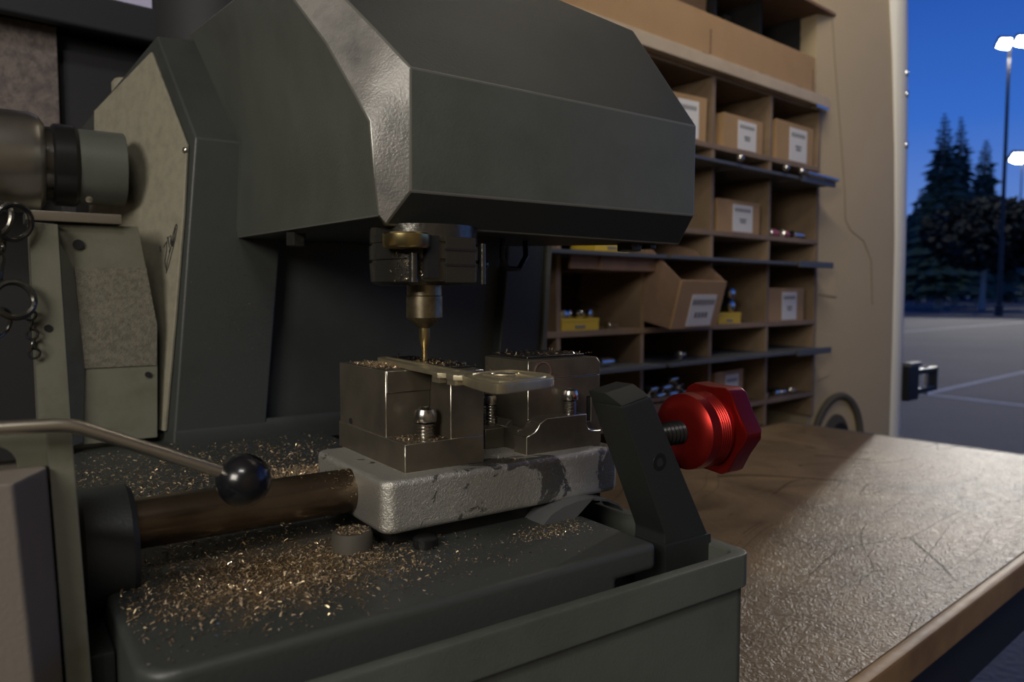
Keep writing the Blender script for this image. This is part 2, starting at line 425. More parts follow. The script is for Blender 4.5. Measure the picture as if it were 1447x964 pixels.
# --- outside ground
ground = struct('ground', B().box(1600, 400000, -250000, 300000, -1300, -1250), 'asphalt', at=(1600, 0, -1250))
g2 = B().box(-60000, 1600, -250000, -1000, -1300, -1250)
struct('ground', g2, 'asphalt', at=(0, -1000, -1250))
for pts in ([(11600, 4290), (60000, 4290), (60000, 4180), (11500, 4180)], [(11650, 4290), (11500, 4290), (10050, -4000), (10200, -4000)],
            [(11700, 1700), (60000, 1500), (60000, 1390), (11700, 1590)], [(20000, 12000), (60000, 12000), (60000, 11850), (20000, 11850)]):
    B().prism(pts, 2, -1250, -1246).build('parking_line', 'line', ground)

# =================================================================== WORKBENCH
bench = thing('workbench', 'brown varnished hardboard workbench with scratched glossy top, running along the van', 'workbench', (100, 400, -750), 'v')
B().box(-1500, 1082, 170, 600, -18, 0).build('bench_top', ['bench', 'bench_edge'], bench, bevel=1.5)
B().box(-1500, 1085, 162, 170.2, -20, 0.2).build('front_edging', 'bench_edge', bench, bevel=2.5)
B().box(1082.2, 1086, 172, 600, -19, 0.4).build('end_edging', 'sheet', bench, bevel=1)
B().box(-1500, 1075, 182, 202, -85, -18).build('apron', 'apron', bench, bevel=1)
B().box(1055, 1075, 202, 600, -85, -18).build('apron', 'apron', bench, bevel=1)
for x, y in ((1030, 210), (1030, 556), (-700, 210), (-700, 556)):
    B().box(x, x+40, y, y+40, -750, -18).build('leg', 'apron', bench, bevel=1)

# =================================================================== KEY MACHINE
mc = thing('key_cutting_machine', 'grey-green key cutting machine with angular overhanging head and black ball lever', 'key machine', (100, 300, 0))
# --- base slab
b = B()
r = 9
corner = [(22 + r - r*cos(a), 167 + r - r*sin(a)) for a in [i*pi/2/6 for i in range(7)]]
nc = len(corner)
Vb = [(*p, 4) for p in corner + [(156, 167), (156, 206), (156, 420), (22, 420)]]
Vt = [(*p, 120) for p in corner + [(173, 167), (173, 206), (156, 206), (156, 420), (22, 420)]]
Vm = [(156, 167, 111), (173, 167, 111), (173, 206, 111), (156, 206, 111)]
T = len(Vb); Q = T + len(Vt)
fs = [list(range(T, Q)), list(range(T))[::-1]] + [[i, i+1, T+i+1, T+i] for i in range(nc-1)]
fs += [[nc-1, nc, Q, Q+1, T+nc, T+nc-1], [Q+1, Q+2, T+nc+1, T+nc], [Q+2, Q+3, T+nc+2, T+nc+1], [Q, Q+3, Q+2, Q+1],
       [nc, nc+1, Q+3, Q], [nc+1, nc+2, T+nc+3, T+nc+2, Q+3], [nc+2, nc+3, T+nc+4, T+nc+3], [nc+3, 0, T, T+nc+4]]
b.poly(Vb + Vt + Vm, fs)
base = b.build('base', ['base', 'paint_edge'], mc, bevel=2.4, seg=4)
fp = [(404 + 27*sin(pi/2*i/8), 119.6 + 9*(1 - cos(pi/2*i/8))) for i in range(9)]
B().prism(fp + [(431, 119.6)], 0, 78, 300).build('base_fillet', 'paint_dark', base)
B().box(30, 327, 420, 590, 2, 119.8).build('rear_base', 'paint_dark', base, bevel=3)
# --- chip tray
tray = None
b = B()
b.prism([(-62, 159), (206, 159), (206, 256), (-62, 256)], 2, 6, 9)
for x0, x1, y0, y1 in ((-62, 205.4, 159, 161), (203.4, 205.4, 159, 256), (-62, -60, 159, 256), (156.5, 205.4, 254, 256)):
    b.box(x0, x1, y0, y1, 6, 104)
tray = b.build('chip_tray', 'paint', mc)
def rrect(x0, x1, y0, y1, r, n=6):
    out = []
    for cx, cy, a0 in ((x1-r, y0+r, -pi/2), (x1-r, y1-r, 0), (x0+r, y1-r, pi/2), (x0+r, y0+r, pi)):
        out += [(cx + r*cos(a0 + pi/2*i/n), cy + r*sin(a0 + pi/2*i/n)) for i in range(n+1)]
    return out
b = B()
o_ = rrect(-64, 208.5, 156.4, 258, 5.5); i_ = rrect(-60, 203, 160.6, 253, 3.0)
n = len(o_)
vs = [(*p, z) for z, ps in ((101.5, o_), (113, o_), (113, i_), (101.5, i_)) for p in ps]
fs = []
for k in range(4):
    for i in range(n):
        j = (i+1) % n; q = ((k+1) % 4) * n
        fs.append([k*n+i, k*n+j, q+j, q+i])
b.poly(vs, fs)
b.build('tray_rim', ['paint', 'paint_edge'], tray, bevel=0.9, seg=2, edge=None, ang=50)
# --- column: two proud posts either side of a recessed panel, left side faced by the khaki cover
def left_u(v, w): return 77 + .092*(w-120) - .35*(v-430)
prof = [(430, 119), (430, 284), (475.5, 348.5), (556, 306.5), (556, 119)]
b = B()
L = [(left_u(v, w), v, w) for v, w in prof]; L[2] = (82, 473.5, 347.5)
R = [(126, 430, 119), (142, 430, 284), (142, 477.5, 353), (142, 556, 353), (126, 556, 119)]
b.poly(L + R, [[0,1,2,3,4], [9,8,7,6,5], [0,5,6,1], [1,6,7,2], [2,7,8,3], [3,8,9,4], [4,9,5,0]])
column = b.build('column', ['paint_dark', 'paint_edge'], mc, bevel=1.3, seg=3)
b = B().poly([(124, 439, 119), (292, 439, 119), (300, 439, 300), (140, 439, 300), (124, 556, 119), (292, 556, 119), (300, 556, 300), (140, 556, 300)],
             [[0,1,2,3], [7,6,5,4], [0,4,5,1], [2,6,7,3], [0,3,7,4], [1,5,6,2]])
b.build('recessed_panel', 'paint_dark', column)
b = B().poly([(284, 430, 119), (325, 430, 119), (334, 430, 262), (299, 430, 262), (284, 556, 119), (325, 556, 119), (334, 556, 262), (299, 556, 262)],
             [[0,1,2,3], [7,6,5,4], [0,4,5,1], [2,6,7,3], [0,3,7,4], [1,5,6,2]])
b.build('right_post', ['paint_dark', 'paint_edge'], column, bevel=1.3, seg=3)
B().prism([(321.4, 122), (325.2, 122), (333.6, 250), (329.4, 250)], 1, 427.6, 430.2).build('panel_edge_strip', 'cast', column, bevel=.4)
# --- khaki side cover: flat plate on the slanted left side
def cov(v, w, off): return (left_u(v, w) - off*1.0, v - off*.35, w)
pl = [(476.5, 338.5), (434.5, 280), (433.2, 244), (434.2, 187), (436.2, 126), (534, 126), (535, 301), (537, 314)]
b = B(); n = len(pl)
b.poly([cov(v, w, 0.3) for v, w in pl] + [cov(v, w, 1.8) for v, w in pl],
       [list(range(n)), list(range(2*n-1, n-1, -1))] + [[i, (i+1) % n, n+(i+1) % n, n+i] for i in range(n)])
cover = b.build('side_cover', ['cover', 'paint_edge'], mc, bevel=0.3, seg=1)
nrm = Vector((-1, -.35, .092)).normalized()
B().lathe(Vector(cov(435.6, 277.5, 1.6)), nrm, [(0, 1.9), (.7, 1.7), (1.3, 1.0), (1.5, 0)], 20).build('cover_screw', 'chrome', cover)
B().lathe((75.5, 535, 300), (0, 0, 1), [(0, 9.8), (33, 9.8), (35.2, 8.2), (35.2, 0)], 28).build('rear_boss', 'cover', cover)
# scrawled signature-like mark scratched into the cover
def on_cover(v, w, off=1.95): return cov(v, w, off)
strokes = [[(449, 226), (446.5, 229), (446, 224), (447, 218), (445, 213), (444.6, 218), (441, 229), (439.3, 233)],
           [(446.4, 231.5), (443.6, 225.5), (445.6, 231), (443, 232), (442.8, 227), (441.4, 231.5), (439.8, 236), (438.4, 238)],
           [(438.4, 238), (437.6, 236.5), (438.4, 231), (440.4, 224), (443, 216), (445, 211.5)],
           [(443.8, 223), (442, 226), (441.4, 229), (440.8, 226), (439.9, 230), (439.6, 234), (438.9, 236)], [(452.8, 226.6), (451.6, 223.5)]]
b = B()
for s in strokes:
    b.tube([on_cover(*p) for p in s], .28, 6)
b.build('scratched_mark', 'rack_dark', cover)

# --- head
b = B()
hv = {
 'a0': (103.5, 224.5, 225.3), 'a1': (102.6, 225.8, 237.8), 'a2': (100.6, 224.6, 255.1), 'a3': (99, 233.2, 265.9), 'a4': (96.5, 250.7, 286),
 'a5': (94, 275, 307.3), 'a6': (92, 300, 329), 'a7': (91, 316, 341),
 't0': (100, 378.5, 341.6), 't1': (101.4, 477.5, 353.8), 'k0': (115.7, 428, 284.6), 'k1': (113, 428, 231.3),
 'f0': (107.5, 228.2, 223), 'f1': (113, 220.5, 233.6), 'f2': (113.1, 220.1, 273.1), 'f3': (109, 234.9, 287.2), 'f4': (105, 252.1, 302.5),
 'f5': (101.2, 268.5, 317), 'f6': (97.4, 285, 331.5), 'f7': (95, 295, 340.5),
 'g1': (248, 220, 233.8), 'g2': (248, 219.6, 271.4), 'r1': (247.2, 257.3, 321.3), 'r2': (206.8, 261.7, 327.9), 'r3': (150, 276, 335.5),
 'd2': (246.5, 227, 221.7), 'br': (248, 428, 231), 'tr': (247.5, 428, 318), 'tb': (101.4, 500, 350), 'tbr': (247, 500, 318),
 'kb': (115, 500, 231), 'bbr': (248, 500, 231), 'tm': (150, 322, 343), 'tmr': (247.3, 316, 322)}
V = {k: b.bm.verts.new(p) for k, p in hv.items()}
def F(s, mi=0): b.face([V[k] for k in s.split()], mi)
F('k1 k0 t1 t0 a7 a6 a5 a4 a3 a2 a1 a0', 0)              # side
for x, y in zip(range(0, 7), range(1, 8)): F(f'a{x} a{y} f{y} f{x}', 1)   # hammered chamfer
F('f1 f2 g2 g1', 0)                                        # front
F('f2 g2 r1 r2', 2); F('f2 r2 f4 f3', 2); F('f4 r2 r3 f6 f5', 2); F('f6 r3 f7', 2)                      # sloping face
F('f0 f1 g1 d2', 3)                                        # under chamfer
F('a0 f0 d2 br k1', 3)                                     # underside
F('g1 g2 r1 tmr tr br d2', 0)                              # right end
F('f7 a7 tm r3', 2); F('r3 tm tmr r1 r2', 2); F('a7 t0 t1 tr tmr tm', 2)
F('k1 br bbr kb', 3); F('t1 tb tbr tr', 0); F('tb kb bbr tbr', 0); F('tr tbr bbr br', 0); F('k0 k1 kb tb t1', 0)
head = b.build('head', ['paint', 'hammer', 'paint_dark', 'paint_black', 'paint_edge'], mc, bevel=0.55, seg=2, edge=4, ang=14, smooth=32, keep=(1, 2))
def bolt(p, r=4, h=5, name='bolt', parent=None, m='black_steel'):
    p = Vector(p)
    hexa = [(p.x + r*cos(pi/3*i), p.y + r*sin(pi/3*i)) for i in range(6)]
    return B().prism(hexa, 2, p.z - h, p.z).build(name, m, parent, bevel=.5)
bolt((112, 330, 227.5), 4.5, 6, 'bolt', head, 'oily')
bolt((232, 243, 224), 5.5, 5, 'bolt', head, 'oily')
bolt((241, 240, 224), 3.5, 4, 'bolt', head, 'oily')
B().tube([(196, 272, 226), (196, 271, 217), (190, 268, 211), (183, 267, 211), (180, 267, 216), (181, 267, 226)], 1.3, 10).build('cable', 'black_steel', head)
B().box(163, 176, 262, 274, 211, 226).build('cable_clamp', 'paint_black', head, bevel=1)
B().lathe((167, 262, 212.5), (0, -1, 0), [(0, 2.4), (1.2, 2.4), (1.8, 1.6), (1.8, 0)], 16).build('clamp_screw', 'oily', head)
# --- motor behind the head
B().lathe((128, 530, 345), (0, 0, 1), [(0, 36), (90, 36), (96, 30), (96, 0)], 48).build('motor', 'dark_wall', mc)
# --- spindle with cutter
sp_u, sp_v = 127.6, 239
b = B().lathe((sp_u, sp_v, 203.2), (0, 0, 1), [(0, 16.5), (1.2, 18.9), (7.6, 19.4), (7.7, 18.6), (8.7, 18.6), (8.8, 19.4), (13.6, 19.4), (13.7, 18.7), (14.5, 18.7), (14.6, 19.2), (20.5, 19.2)], 56)
spindle = b.build('spindle_housing', ['oily'], mc, smooth=30)
B().lathe((112.9, 223.6, 215.2), (0, 0, 1), [(0, 7.4), (.8, 8), (4.4, 8), (5, 7.4), (5, 0)], 28).build('brass_nut', 'brass', spindle)
B().lathe((114.6, 222.0, 204.0), (0, 0, 1), [(0, 1.6), (9.6, 1.6), (10, 0)], 14).build('clamp_screw', 'oily', spindle)
B().box(118.2, 122.6, 218.9, 226, 205.5, 219.5).build('slot', 'hole', spindle)
B().box(125.4, 137.5, 219.6, 226, 203.9, 219.5).build('guard_segment', 'oily', spindle, bevel=.5)
for w in (209.6, 214.8): B().box(125.2, 137.8, 219.2, 226, w, w + .7).build('groove', 'hole', spindle)
B().lathe((141.6, 221.8, 203.6), (0, 0, 1), [(0, 1.1), (14, 1.1), (14.4, 0)], 14).build('clamp_screw', 'oily', spindle)
B().lathe((sp_u, sp_v, 187.8), (0, 0, 1), [(0, 1.9), (3.6, 6.2), (3.9, 6.55), (11.5, 6.55), (11.8, 6.3), (15.6, 6.3)], 40).build('collet', 'collet', spindle, smooth=30)
B().lathe((sp_u, sp_v, 175.9), (0, 0, 1), [(0, .75), (.2, .95), (4.6, 1.0), (6.2, 1.5), (8.2, 1.95), (12.4, 1.95)], 28).build('end_mill', 'brass', spindle)

# --- carriage
b = B()
b.prism(rrect(96.5, 195.3, 208, 268, 4.5), 2, 125, 142)
carriage = b.build('carriage', ['carriage'], mc, bevel=2.2, seg=4, ang=50)
B().box(101, 190, 213.5, 262, 119.6, 125).build('under_plate', 'black_steel', carriage, bevel=.4)
B().lathe((90.2, 218, 119.8), (0, 0, 1), [(0, 6.4), (5, 6.4), (6, 5.6), (6, 0)], 26).build('stop_bolt', 'rubber', carriage)
B().lathe((110, 206.5, 119.8), (0, 0, 1), [(0, 4), (3, 4), (3.6, 3), (3.6, 0)], 20).build('nut', 'black_steel', carriage)
fl = [(153.5, 119.6), (157.5, 123), (163, 125.0), (170, 126.0), (177, 126.0), (184, 124.4), (190, 121.6), (192, 119.4)]
b = B()
b.prism(fl + [(p[0]-.0, p[1]-1.0) for p in fl[::-1]], 1, 203, 213.6)
b.prism(fl[:5] + [(168, 119.6)], 1, 202.4, 203)
b.build('dust_flap', 'sheet', carriage)

# --- vises
def cap_screw(p, h_head, h_all, r, parent):
    """round-headed cap screw with a threaded shank standing on p"""
    p = Vector(p)
    s = B().lathe(p + Vector((0, 0, h_all - h_head)), (0, 0, 1), [(0, r*.96), (.3, r), (h_head*.55, r), (h_head*.85, r*.86), (h_head, r*.55), (h_head, r*.42), (h_head - 1.2, r*.42), (h_head - 1.2, 0)], 28).build('cap_screw', 'chrome', parent, smooth=30)
    pr = [(-.6, r*.78)]; z = 0; n = max(3, int((h_all - h_head) / 1.05)); st = (h_all - h_head) / n
    for i in range(n):
        pr += [(z + st*.15, r*.70), (z + st*.5, r*.90), (z + st*.85, r*.70)]; z += st
    B().lathe(p, (0, 0, 1), pr, 24).build('thread', 'chrome', s)
    return s
EW = ['vise', 'vise_edge', 'black_steel']
v1 = B().box(107.3, 137.6, 215, 271, 142, 151.5).build('vise', EW, mc, bevel=.22, seg=1, edge=1)
tag(v1, 'left vise under the key')
B().box(107.3, 124.3, 229, 269.5, 151.5, 174.2).build('vise_body', EW, v1, bevel=.2, seg=1, edge=1)
B().box(107.6, 124.3, 228.5, 229, 166.7, 174.1).build('vise_jaw', EW, v1, bevel=.2, seg=1, edge=1)
B().box(124.4, 137.6, 215, 269.5, 151.4, 174.3).build('vise_post', EW, v1, bevel=.22, seg=1, edge=1)
B().box(124.6, 138.2, 221, 269, 174.3, 175.3).build('jaw_plate', ['black_steel', 'vise_edge'], v1, bevel=.15, seg=1, edge=1)
# engraved half round with a keyhole shape on the left side
ring = [(107.62, 247.4 + 6.6*cos(a), 171.0 + 6.6*sin(a)) for a in [radians(d) for d in range(150, 391, 8)]]
B().tube(ring, .22, 6).build('engraved_arc', 'vise_edge', v1)
kh = [(247.4 + 1.5*cos(a), 170.6 + 1.5*sin(a)) for a in [radians(d) for d in range(-50, 231, 20)]] + [(246.4, 166.6), (248.4, 166.6)]
B().prism(kh, 0, 107.55, 108.4).build('keyhole_mark', 'hole', v1)
B().lathe((106.9, 258.8, 153.2), (1, 0, 0), [(0, 1.1), (1, 1.1)], 18).build('pin_hole', 'hole', v1)
cap_screw((118.6, 222.2, 151.5), 5.0, 10.6, 4.1, v1)

v2 = B().box(157.4, 196.6, 222.6, 262, 142, 150).build('vise', EW, mc, bevel=.22, seg=1, edge=1)
tag(v2, 'right vise beyond the key bow')
b = B().prism([(161.8, 150), (190.4, 150), (190.4, 160), (192.6, 160), (192.6, 147.2), (197.2, 147.2), (197.2, 168.2), (161.8, 168.2)], 1, 222.4, 252)
b.build('vise_body', EW, v2, bevel=.2, seg=1, edge=1)
b = B().prism([(161.8, 168.3), (197.2, 168.3), (197.2, 173.2), (195.2, 175.4), (161.8, 175.4)], 1, 222.3, 252)
b.build('vise_jaw', EW, v2, bevel=.2, seg=1, edge=1)
B().box(191, 192.4, 222.9, 230, 147.3, 160).build('slot', 'hole', v2)
cl = [(155.5, 142), (155.5, 148.8), (157.3, 149.3), (159.2, 150.1), (160.6, 151.4), (161.4, 153.0), (164.8, 154.6), (183.8, 154.6), (183.8, 150.6), (184.6, 149.0), (186.4, 148.0), (191.0, 147.6), (191, 142)]
b = B().prism(cl, 1, 214.6, 222.5)
b.build('clamp_bar', EW, v2, bevel=.2, seg=1, edge=1, ang=35)
cap_screw((179.4, 219.4, 154.5), 4.2, 9.6, 3.2, v2)
st = [(140.5, 142), (140.5, 148.4), (147.5, 148.4), (148.6, 146.6), (150.4, 145.4), (157.5, 145.4), (157.5, 142)]
B().prism([(149, 142), (149, 149.6), (158, 149.6), (160, 152), (161.7, 152), (161.7, 142)], 1, 232, 256).build('clamp_bar', EW, v2, bevel=.2, seg=1)
cap_screw((156.6, 240, 149.6), 4.0, 12.0, 3.0, v2)
B().lathe((168.5, 222.2, 170.8), (0, -1, 0), [(0, 4.0), (.25, 4.0), (.25, 3.6), (0, 3.6)], 28, caps=False).build('engraved_arc', 'vise_edge', v2)
B().box(164, 192, 226, 250, 175.4, 176.6).build('jaw_plate', ['black_steel', 'vise_edge'], v2, bevel=.2, seg=1, edge=1)

# --- slide rod and collar
rod = B().lathe((12, 235, 134), (1, 0, 0), [(0, 7.3), (94, 7.3)], 40).build('slide_rod', 'rod', mc)
B().lathe((16.4, 235, 129), (1, 0, 0), [(0, 15.6), (1.2, 16.8), (12.4, 16.8), (14, 15.4), (14, 0)], 48).build('rod_collar', 'paint_dark', rod)
# --- lever bracket and front cover at the near left
br = B().poly([(8.9, 200, 168.4), (14.0, 200, 168.6), (17.2, 200, 80), (11.8, 200, 80), (8.9, 214, 168.4), (14.0, 214, 168.6), (17.2, 214, 80), (11.8, 214, 80)],
              [[0,3,2,1], [4,5,6,7], [0,1,5,4], [1,2,6,5], [2,3,7,6], [3,0,4,7]]).build('lever_bracket', ['cast', 'paint_edge'], mc, bevel=.35, seg=2, edge=1)
arc = [(-1.5 + 4.6*cos(a), 161.2 + 4.6*sin(a)) for a in [pi*i/10 for i in range(11)]]
B().prism([(9.2, 156), (9.2, 168.2), (-40, 168.2), (-40, 156), (-6.1, 156)] + arc[::-1] + [(3.1, 156)], 1, 202, 211).build('bracket_top', 'cast', br, bevel=.4)
b = B().poly([(-40, 190, 161.5), (2.0, 190, 159.6), (8.6, 198.5, 160.6), (8.6, 212, 160.6), (-40, 212, 161.5), (-40, 190, 80), (6.2, 190, 80), (11.2, 198.5, 80), (11.2, 212, 80), (-40, 212, 80)],
             [[0,1,6,5], [1,2,7,6], [2,3,8,7], [3,4,9,8], [4,0,5,9], [4,3,2,1,0], [5,6,7,8,9]])
b.build('front_cover', ['front_cover', 'paint_edge'], br, bevel=.8, seg=2, ang=20)
B().box(-45, 21.8, 203, 418, 4, 112).build('foot_gap_block', 'paint_black', br, bevel=1)  # foot extended as a black block, standing in for the shaded gap
# --- lever with its ball
lev = thing_lev = None
def bez(p0, p1, p2, n): return [tuple((1-t)**2*a + 2*t*(1-t)*c + t*t*d for a, c, d in zip(p0, p1, p2)) for t in [i/n for i in range(n+1)]]
path = [(-45, 195, 172.6), (-10, 195, 171.3), (4, 195, 170.8)] + bez((10, 195, 170.6), (13.6, 195, 170.4), (16.8, 195, 168.9), 6) + [(45.4, 195, 155.4), (48.5, 195, 153.9)]
lever = B().tube(path, 1.62, 18).build('lever_arm', 'lever', mc, smooth=80)
B().sphere((51.3, 195, 152.2), 6.85).build('ball_knob', 'ball', lever, smooth=80)
B().cyl((-40, 180, 172), (-40, 212, 172), 5, 24).build('lever_pivot', 'black_steel', lever)
# --- card holder bracket between lever and side cover
hb = B().poly([(27.3, 435.9, 234.8), (63.8, 435.9, 235.6), (71.8, 435.9, 183.3), (70.1, 435.9, 123.0), (29.9, 435.9, 123.0),
               (27.3, 457.9, 234.8), (63.8, 457.9, 235.6), (71.8, 457.9, 183.3), (70.1, 457.9, 123.0), (29.9, 457.9, 123.0)],
              [[4,3,2,1,0], [5,6,7,8,9], [0,1,6,5], [1,2,7,6], [2,3,8,7], [3,4,9,8], [4,0,5,9]])
holder = hb.build('side_bracket', ['cast', 'paint_edge'], mc, bevel=.5, seg=2, edge=None)
b = B().poly([(34.1, 435.1, 213.7), (67.0, 435.1, 214.0), (71.4, 435.1, 183.3), (70.6, 435.1, 162.2), (36.8, 435.1, 162.2),
              (34.1, 436.8, 213.7), (67.0, 436.8, 214.0), (71.4, 436.8, 183.3), (70.6, 436.8, 162.2), (36.8, 436.8, 162.2)],
             [[4,3,2,1,0], [5,6,7,8,9], [0,1,6,5], [1,2,7,6], [2,3,8,7], [3,4,9,8], [4,0,5,9]])
b.build('blasted_band', 'cast_rough', holder)
# upright flange standing proud at its left
b = B().poly([(15.3, 427.3, 234.8), (27.2, 427.3, 234.1), (29.9, 427.3, 123.0), (15.9, 427.3, 123.0), (15.3, 450.3, 234.8), (27.2, 450.3, 234.1), (29.9, 450.3, 123.0), (15.9, 450.3, 123.0)],
             [[0,3,2,1], [4,5,6,7], [0,1,5,4], [1,2,6,5], [2,3,7,6], [3,0,4,7]])
b.build('flange', ['cast', 'paint_edge'], holder, bevel=.45, seg=2, edge=1)
b = B().poly([(27.4, 427.5, 233.5), (27.8, 427.5, 224.9), (33.7, 434.9, 213.4), (37.0, 434.9, 161.7), (35.1, 434.9, 124.3), (29.7, 427.5, 124.3), (27.4, 436.8, 233.5), (28.7, 438.8, 224.9), (33.7, 438.8, 213.4), (37.0, 438.8, 161.7), (35.1, 438.8, 124.3), (29.7, 438.8, 124.3)],
             [[5,4,3,2,1,0], [6,7,8,9,10,11], [0,1,7,6], [1,2,8,7], [2,3,9,8], [3,4,10,9], [4,5,11,10], [5,0,6,11]])
b.build('web', 'cast', holder)
for u, v, w, r in ((36.2, 434.6, 225.1, 2.5), (66.3, 434.6, 157.3, 1.5), (21.5, 426.7, 183.5, 1.8)):
    B().lathe((u, v, w), (0, 1, 0), [(0, r), (1.5, r)], 20).build('screw_hole', 'hole', holder)
B().box(14.0, 55.6, 431, 462, 235.8, 240.8).build('bearing_bar', ['brushed', 'paint_edge'], holder, bevel=.6)
# --- depth dial: turned drum, black ring and grey-green sleeve on one shaft
dial = B().lathe((40.6, 480, 270.6), (1, 0, 0), [(0, 20.4), (22.8, 20.4), (23.2, 19.8), (23.2, 0)], 56).build('dial_sleeve', 'paint', mc, smooth=30)
B().lathe((28.6, 480, 270.4), (1, 0, 0), [(0, 20.6), (1.2, 22.0), (10.4, 22.0), (12.2, 20.8), (12.2, 0)], 56).build('dial_ring', 'black_steel', dial, smooth=30)
B().lathe((22, 480, 270.4), (1, 0, 0), [(0, 20.0), (7, 20.0)], 48).build('dial_neck', 'oily', dial)
B().lathe((-50, 480, 270.4), (1, 0, 0), [(0, 26.5), (69, 26.5), (72.5, 25.2), (75.2, 21.4), (75.2, 0)], 64).build('dial_drum', 'brushed', dial, smooth=30)
B().lathe((43.8, 458.6, 250.5), (0, -1, -.1), [(-2, 1.7), (1.4, 1.7), (1.8, 0)], 16).build('set_screw', 'chrome', dial)

# --- arm carrying the red feed knob
b = B().prism([(182.2, 99), (204.8, 99), (203.4, 116), (174.7, 166.9), (161.6, 164.4), (182.0, 119.6)], 1, 172, 186.5)
arm = b.build('knob_arm', ['paint_black', 'paint_edge'], mc, bevel=.9, seg=2, ang=20)
b = B().poly([(162.6, 172.4, 164.6), (174.5, 172.4, 167), (172.5, 178, 170.6), (160, 178, 168.4), (160, 186.4, 168.4), (172.5, 186.4, 170.6), (174.5, 186.4, 166), (162.6, 186.4, 163)],
             [[0,1,2,3], [3,2,5,4], [4,5,6,7], [0,3,4,7], [1,6,5,2], [0,7,6,1]])
b.build('arm_cap', ['paint_black', 'paint_edge'], arm, bevel=.6)
B().prism([(181.4, 116.2), (204.2, 116.2), (205.2, 99), (181.8, 99)], 1, 171.2, 186).build('arm_foot', 'paint_black', arm, bevel=.5)
B().lathe((178.9, 172.05, 144.7), (0, -1, 0), [(0, 3.0), (.25, 2.9), (.25, 1.6), (-.6, 1.5), (-.6, 0)], 24).build('arm_screw', 'black_steel', arm)
kv, kw = 179.5, 151.6
knob = B().lathe((196.5, kv, kw), (1, 0, 0), [(0, 8.4), (.8, 11.6), (2.0, 13.4), (6.0, 13.7)] + [q for i in range(5) for q in ((6.0 + i*1.1, 13.7), (6.4 + i*1.1, 13.1), (6.8 + i*1.1, 13.7))] + [(12.4, 13.7), (13.6, 12.4), (16.5, 12.2)], 56).build('feed_knob', 'red', mc, smooth=25)
hexa = []
for i in range(6):
    a0 = pi/3*i + .03
    for d in (-.10, .10): hexa.append((kv + 17.2*cos(a0 + d), kw + 17.2*sin(a0 + d)))
    hexa.append((kv + 15.3*cos(a0 + pi/6), kw + 15.3*sin(a0 + pi/6)))
B().prism(hexa, 0, 211, 219.5).build('hex_flange', ['red', 'red_edge'], knob, bevel=.7, seg=2, edge=None, ang=35)
pr = []
for i in range(12): pr += [(i*1.9, 3.6), (i*1.9 + .95, 4.2)]
B().lathe((178, kv, kw), (1, 0, 0), pr, 24).build('threaded_stud', 'black_steel', knob)

# =================================================================== THE KEY
bow = [(113.0, 188.3), (110.7, 178.7), (109.6, 171.8), (109.3, 168.0), (110.0, 165.3), (112.6, 164.3), (129.0, 167.6), (132.4, 169.2), (134.6, 172.2), (137.4, 178.0), (138.0, 182), (136.4, 190.2), (134.9, 193.6), (131.6, 195.0), (126.5, 195.2), (121.7, 194.6), (115.6, 191.4)]
key = thing('house_key', 'nickel key with rounded square bow, clamped across the left vise under the cutter', 'key', (118, 210, 174.5))
blade_pts = [(121.6, 263.6), (119.4, 261.6), (118.6, 256), (114.6, 226), (113.2, 203.6), (110.6, 202.4), (110.4, 198.8), (112.6, 197.4), (112.8, 195.6), (111.0, 194.4), (111.2, 190.6), (113.2, 188.6), (121.6, 193.6), (122.4, 214), (123.2, 232), (124.8, 260.4), (123.8, 263.4)]
B().prism(blade_pts, 2, 174.4, 176.0).build('blade', ['key', 'vise_edge'], key, bevel=.12, seg=1)
B().prism([(121.2, 258), (121.8, 258), (119.2, 200), (118.4, 200)], 2, 175.9, 176.3).build('blade_ridge', 'key', key)
B().prism([(111.0, 203.2), (113.4, 203.2), (113.4, 198.6), (111.0, 198.6)], 2, 172.9, 174.4).build('shoulder', 'key', key)
B().prism([(111.4, 194.6), (114.6, 194.6), (114.6, 190.4), (111.8, 190.4)], 2, 172.9, 174.4).build('shoulder', 'key', key)
bowm = B().prism(bow, 2, 173.2, 176.0).build('bow', ['key', 'vise_edge'], key, bevel=.4, seg=2, ang=60)
cx, cy = 124.0, 180.0
inner = [(cx + (x-cx)*.80, cy + (y-cy)*.80, 176.05) for x, y in bow]
B().tube(inner, .32, 6, closed=True).build('raised_border', 'key', bowm)
hole = [(125.6 + 4.6*cos(2*pi*i/24), 184.5 + 3.2*sin(2*pi*i/24)) for i in range(24)]
B().prism(hole, 2, 175.9, 176.08).build('key_hole', 'rack_dark', bowm)
B().tube([(*p, 176.1) for p in hole], .3, 6, closed=True).build('hole_rim', 'key', bowm)
B().box(127.5, 128.4, 170.5, 181.5, 175.9, 176.4).build('stamped_mark', 'key', bowm)
B().box(119.0, 119.9, 172.5, 186.5, 175.9, 176.4).build('stamped_mark', 'key', bowm)

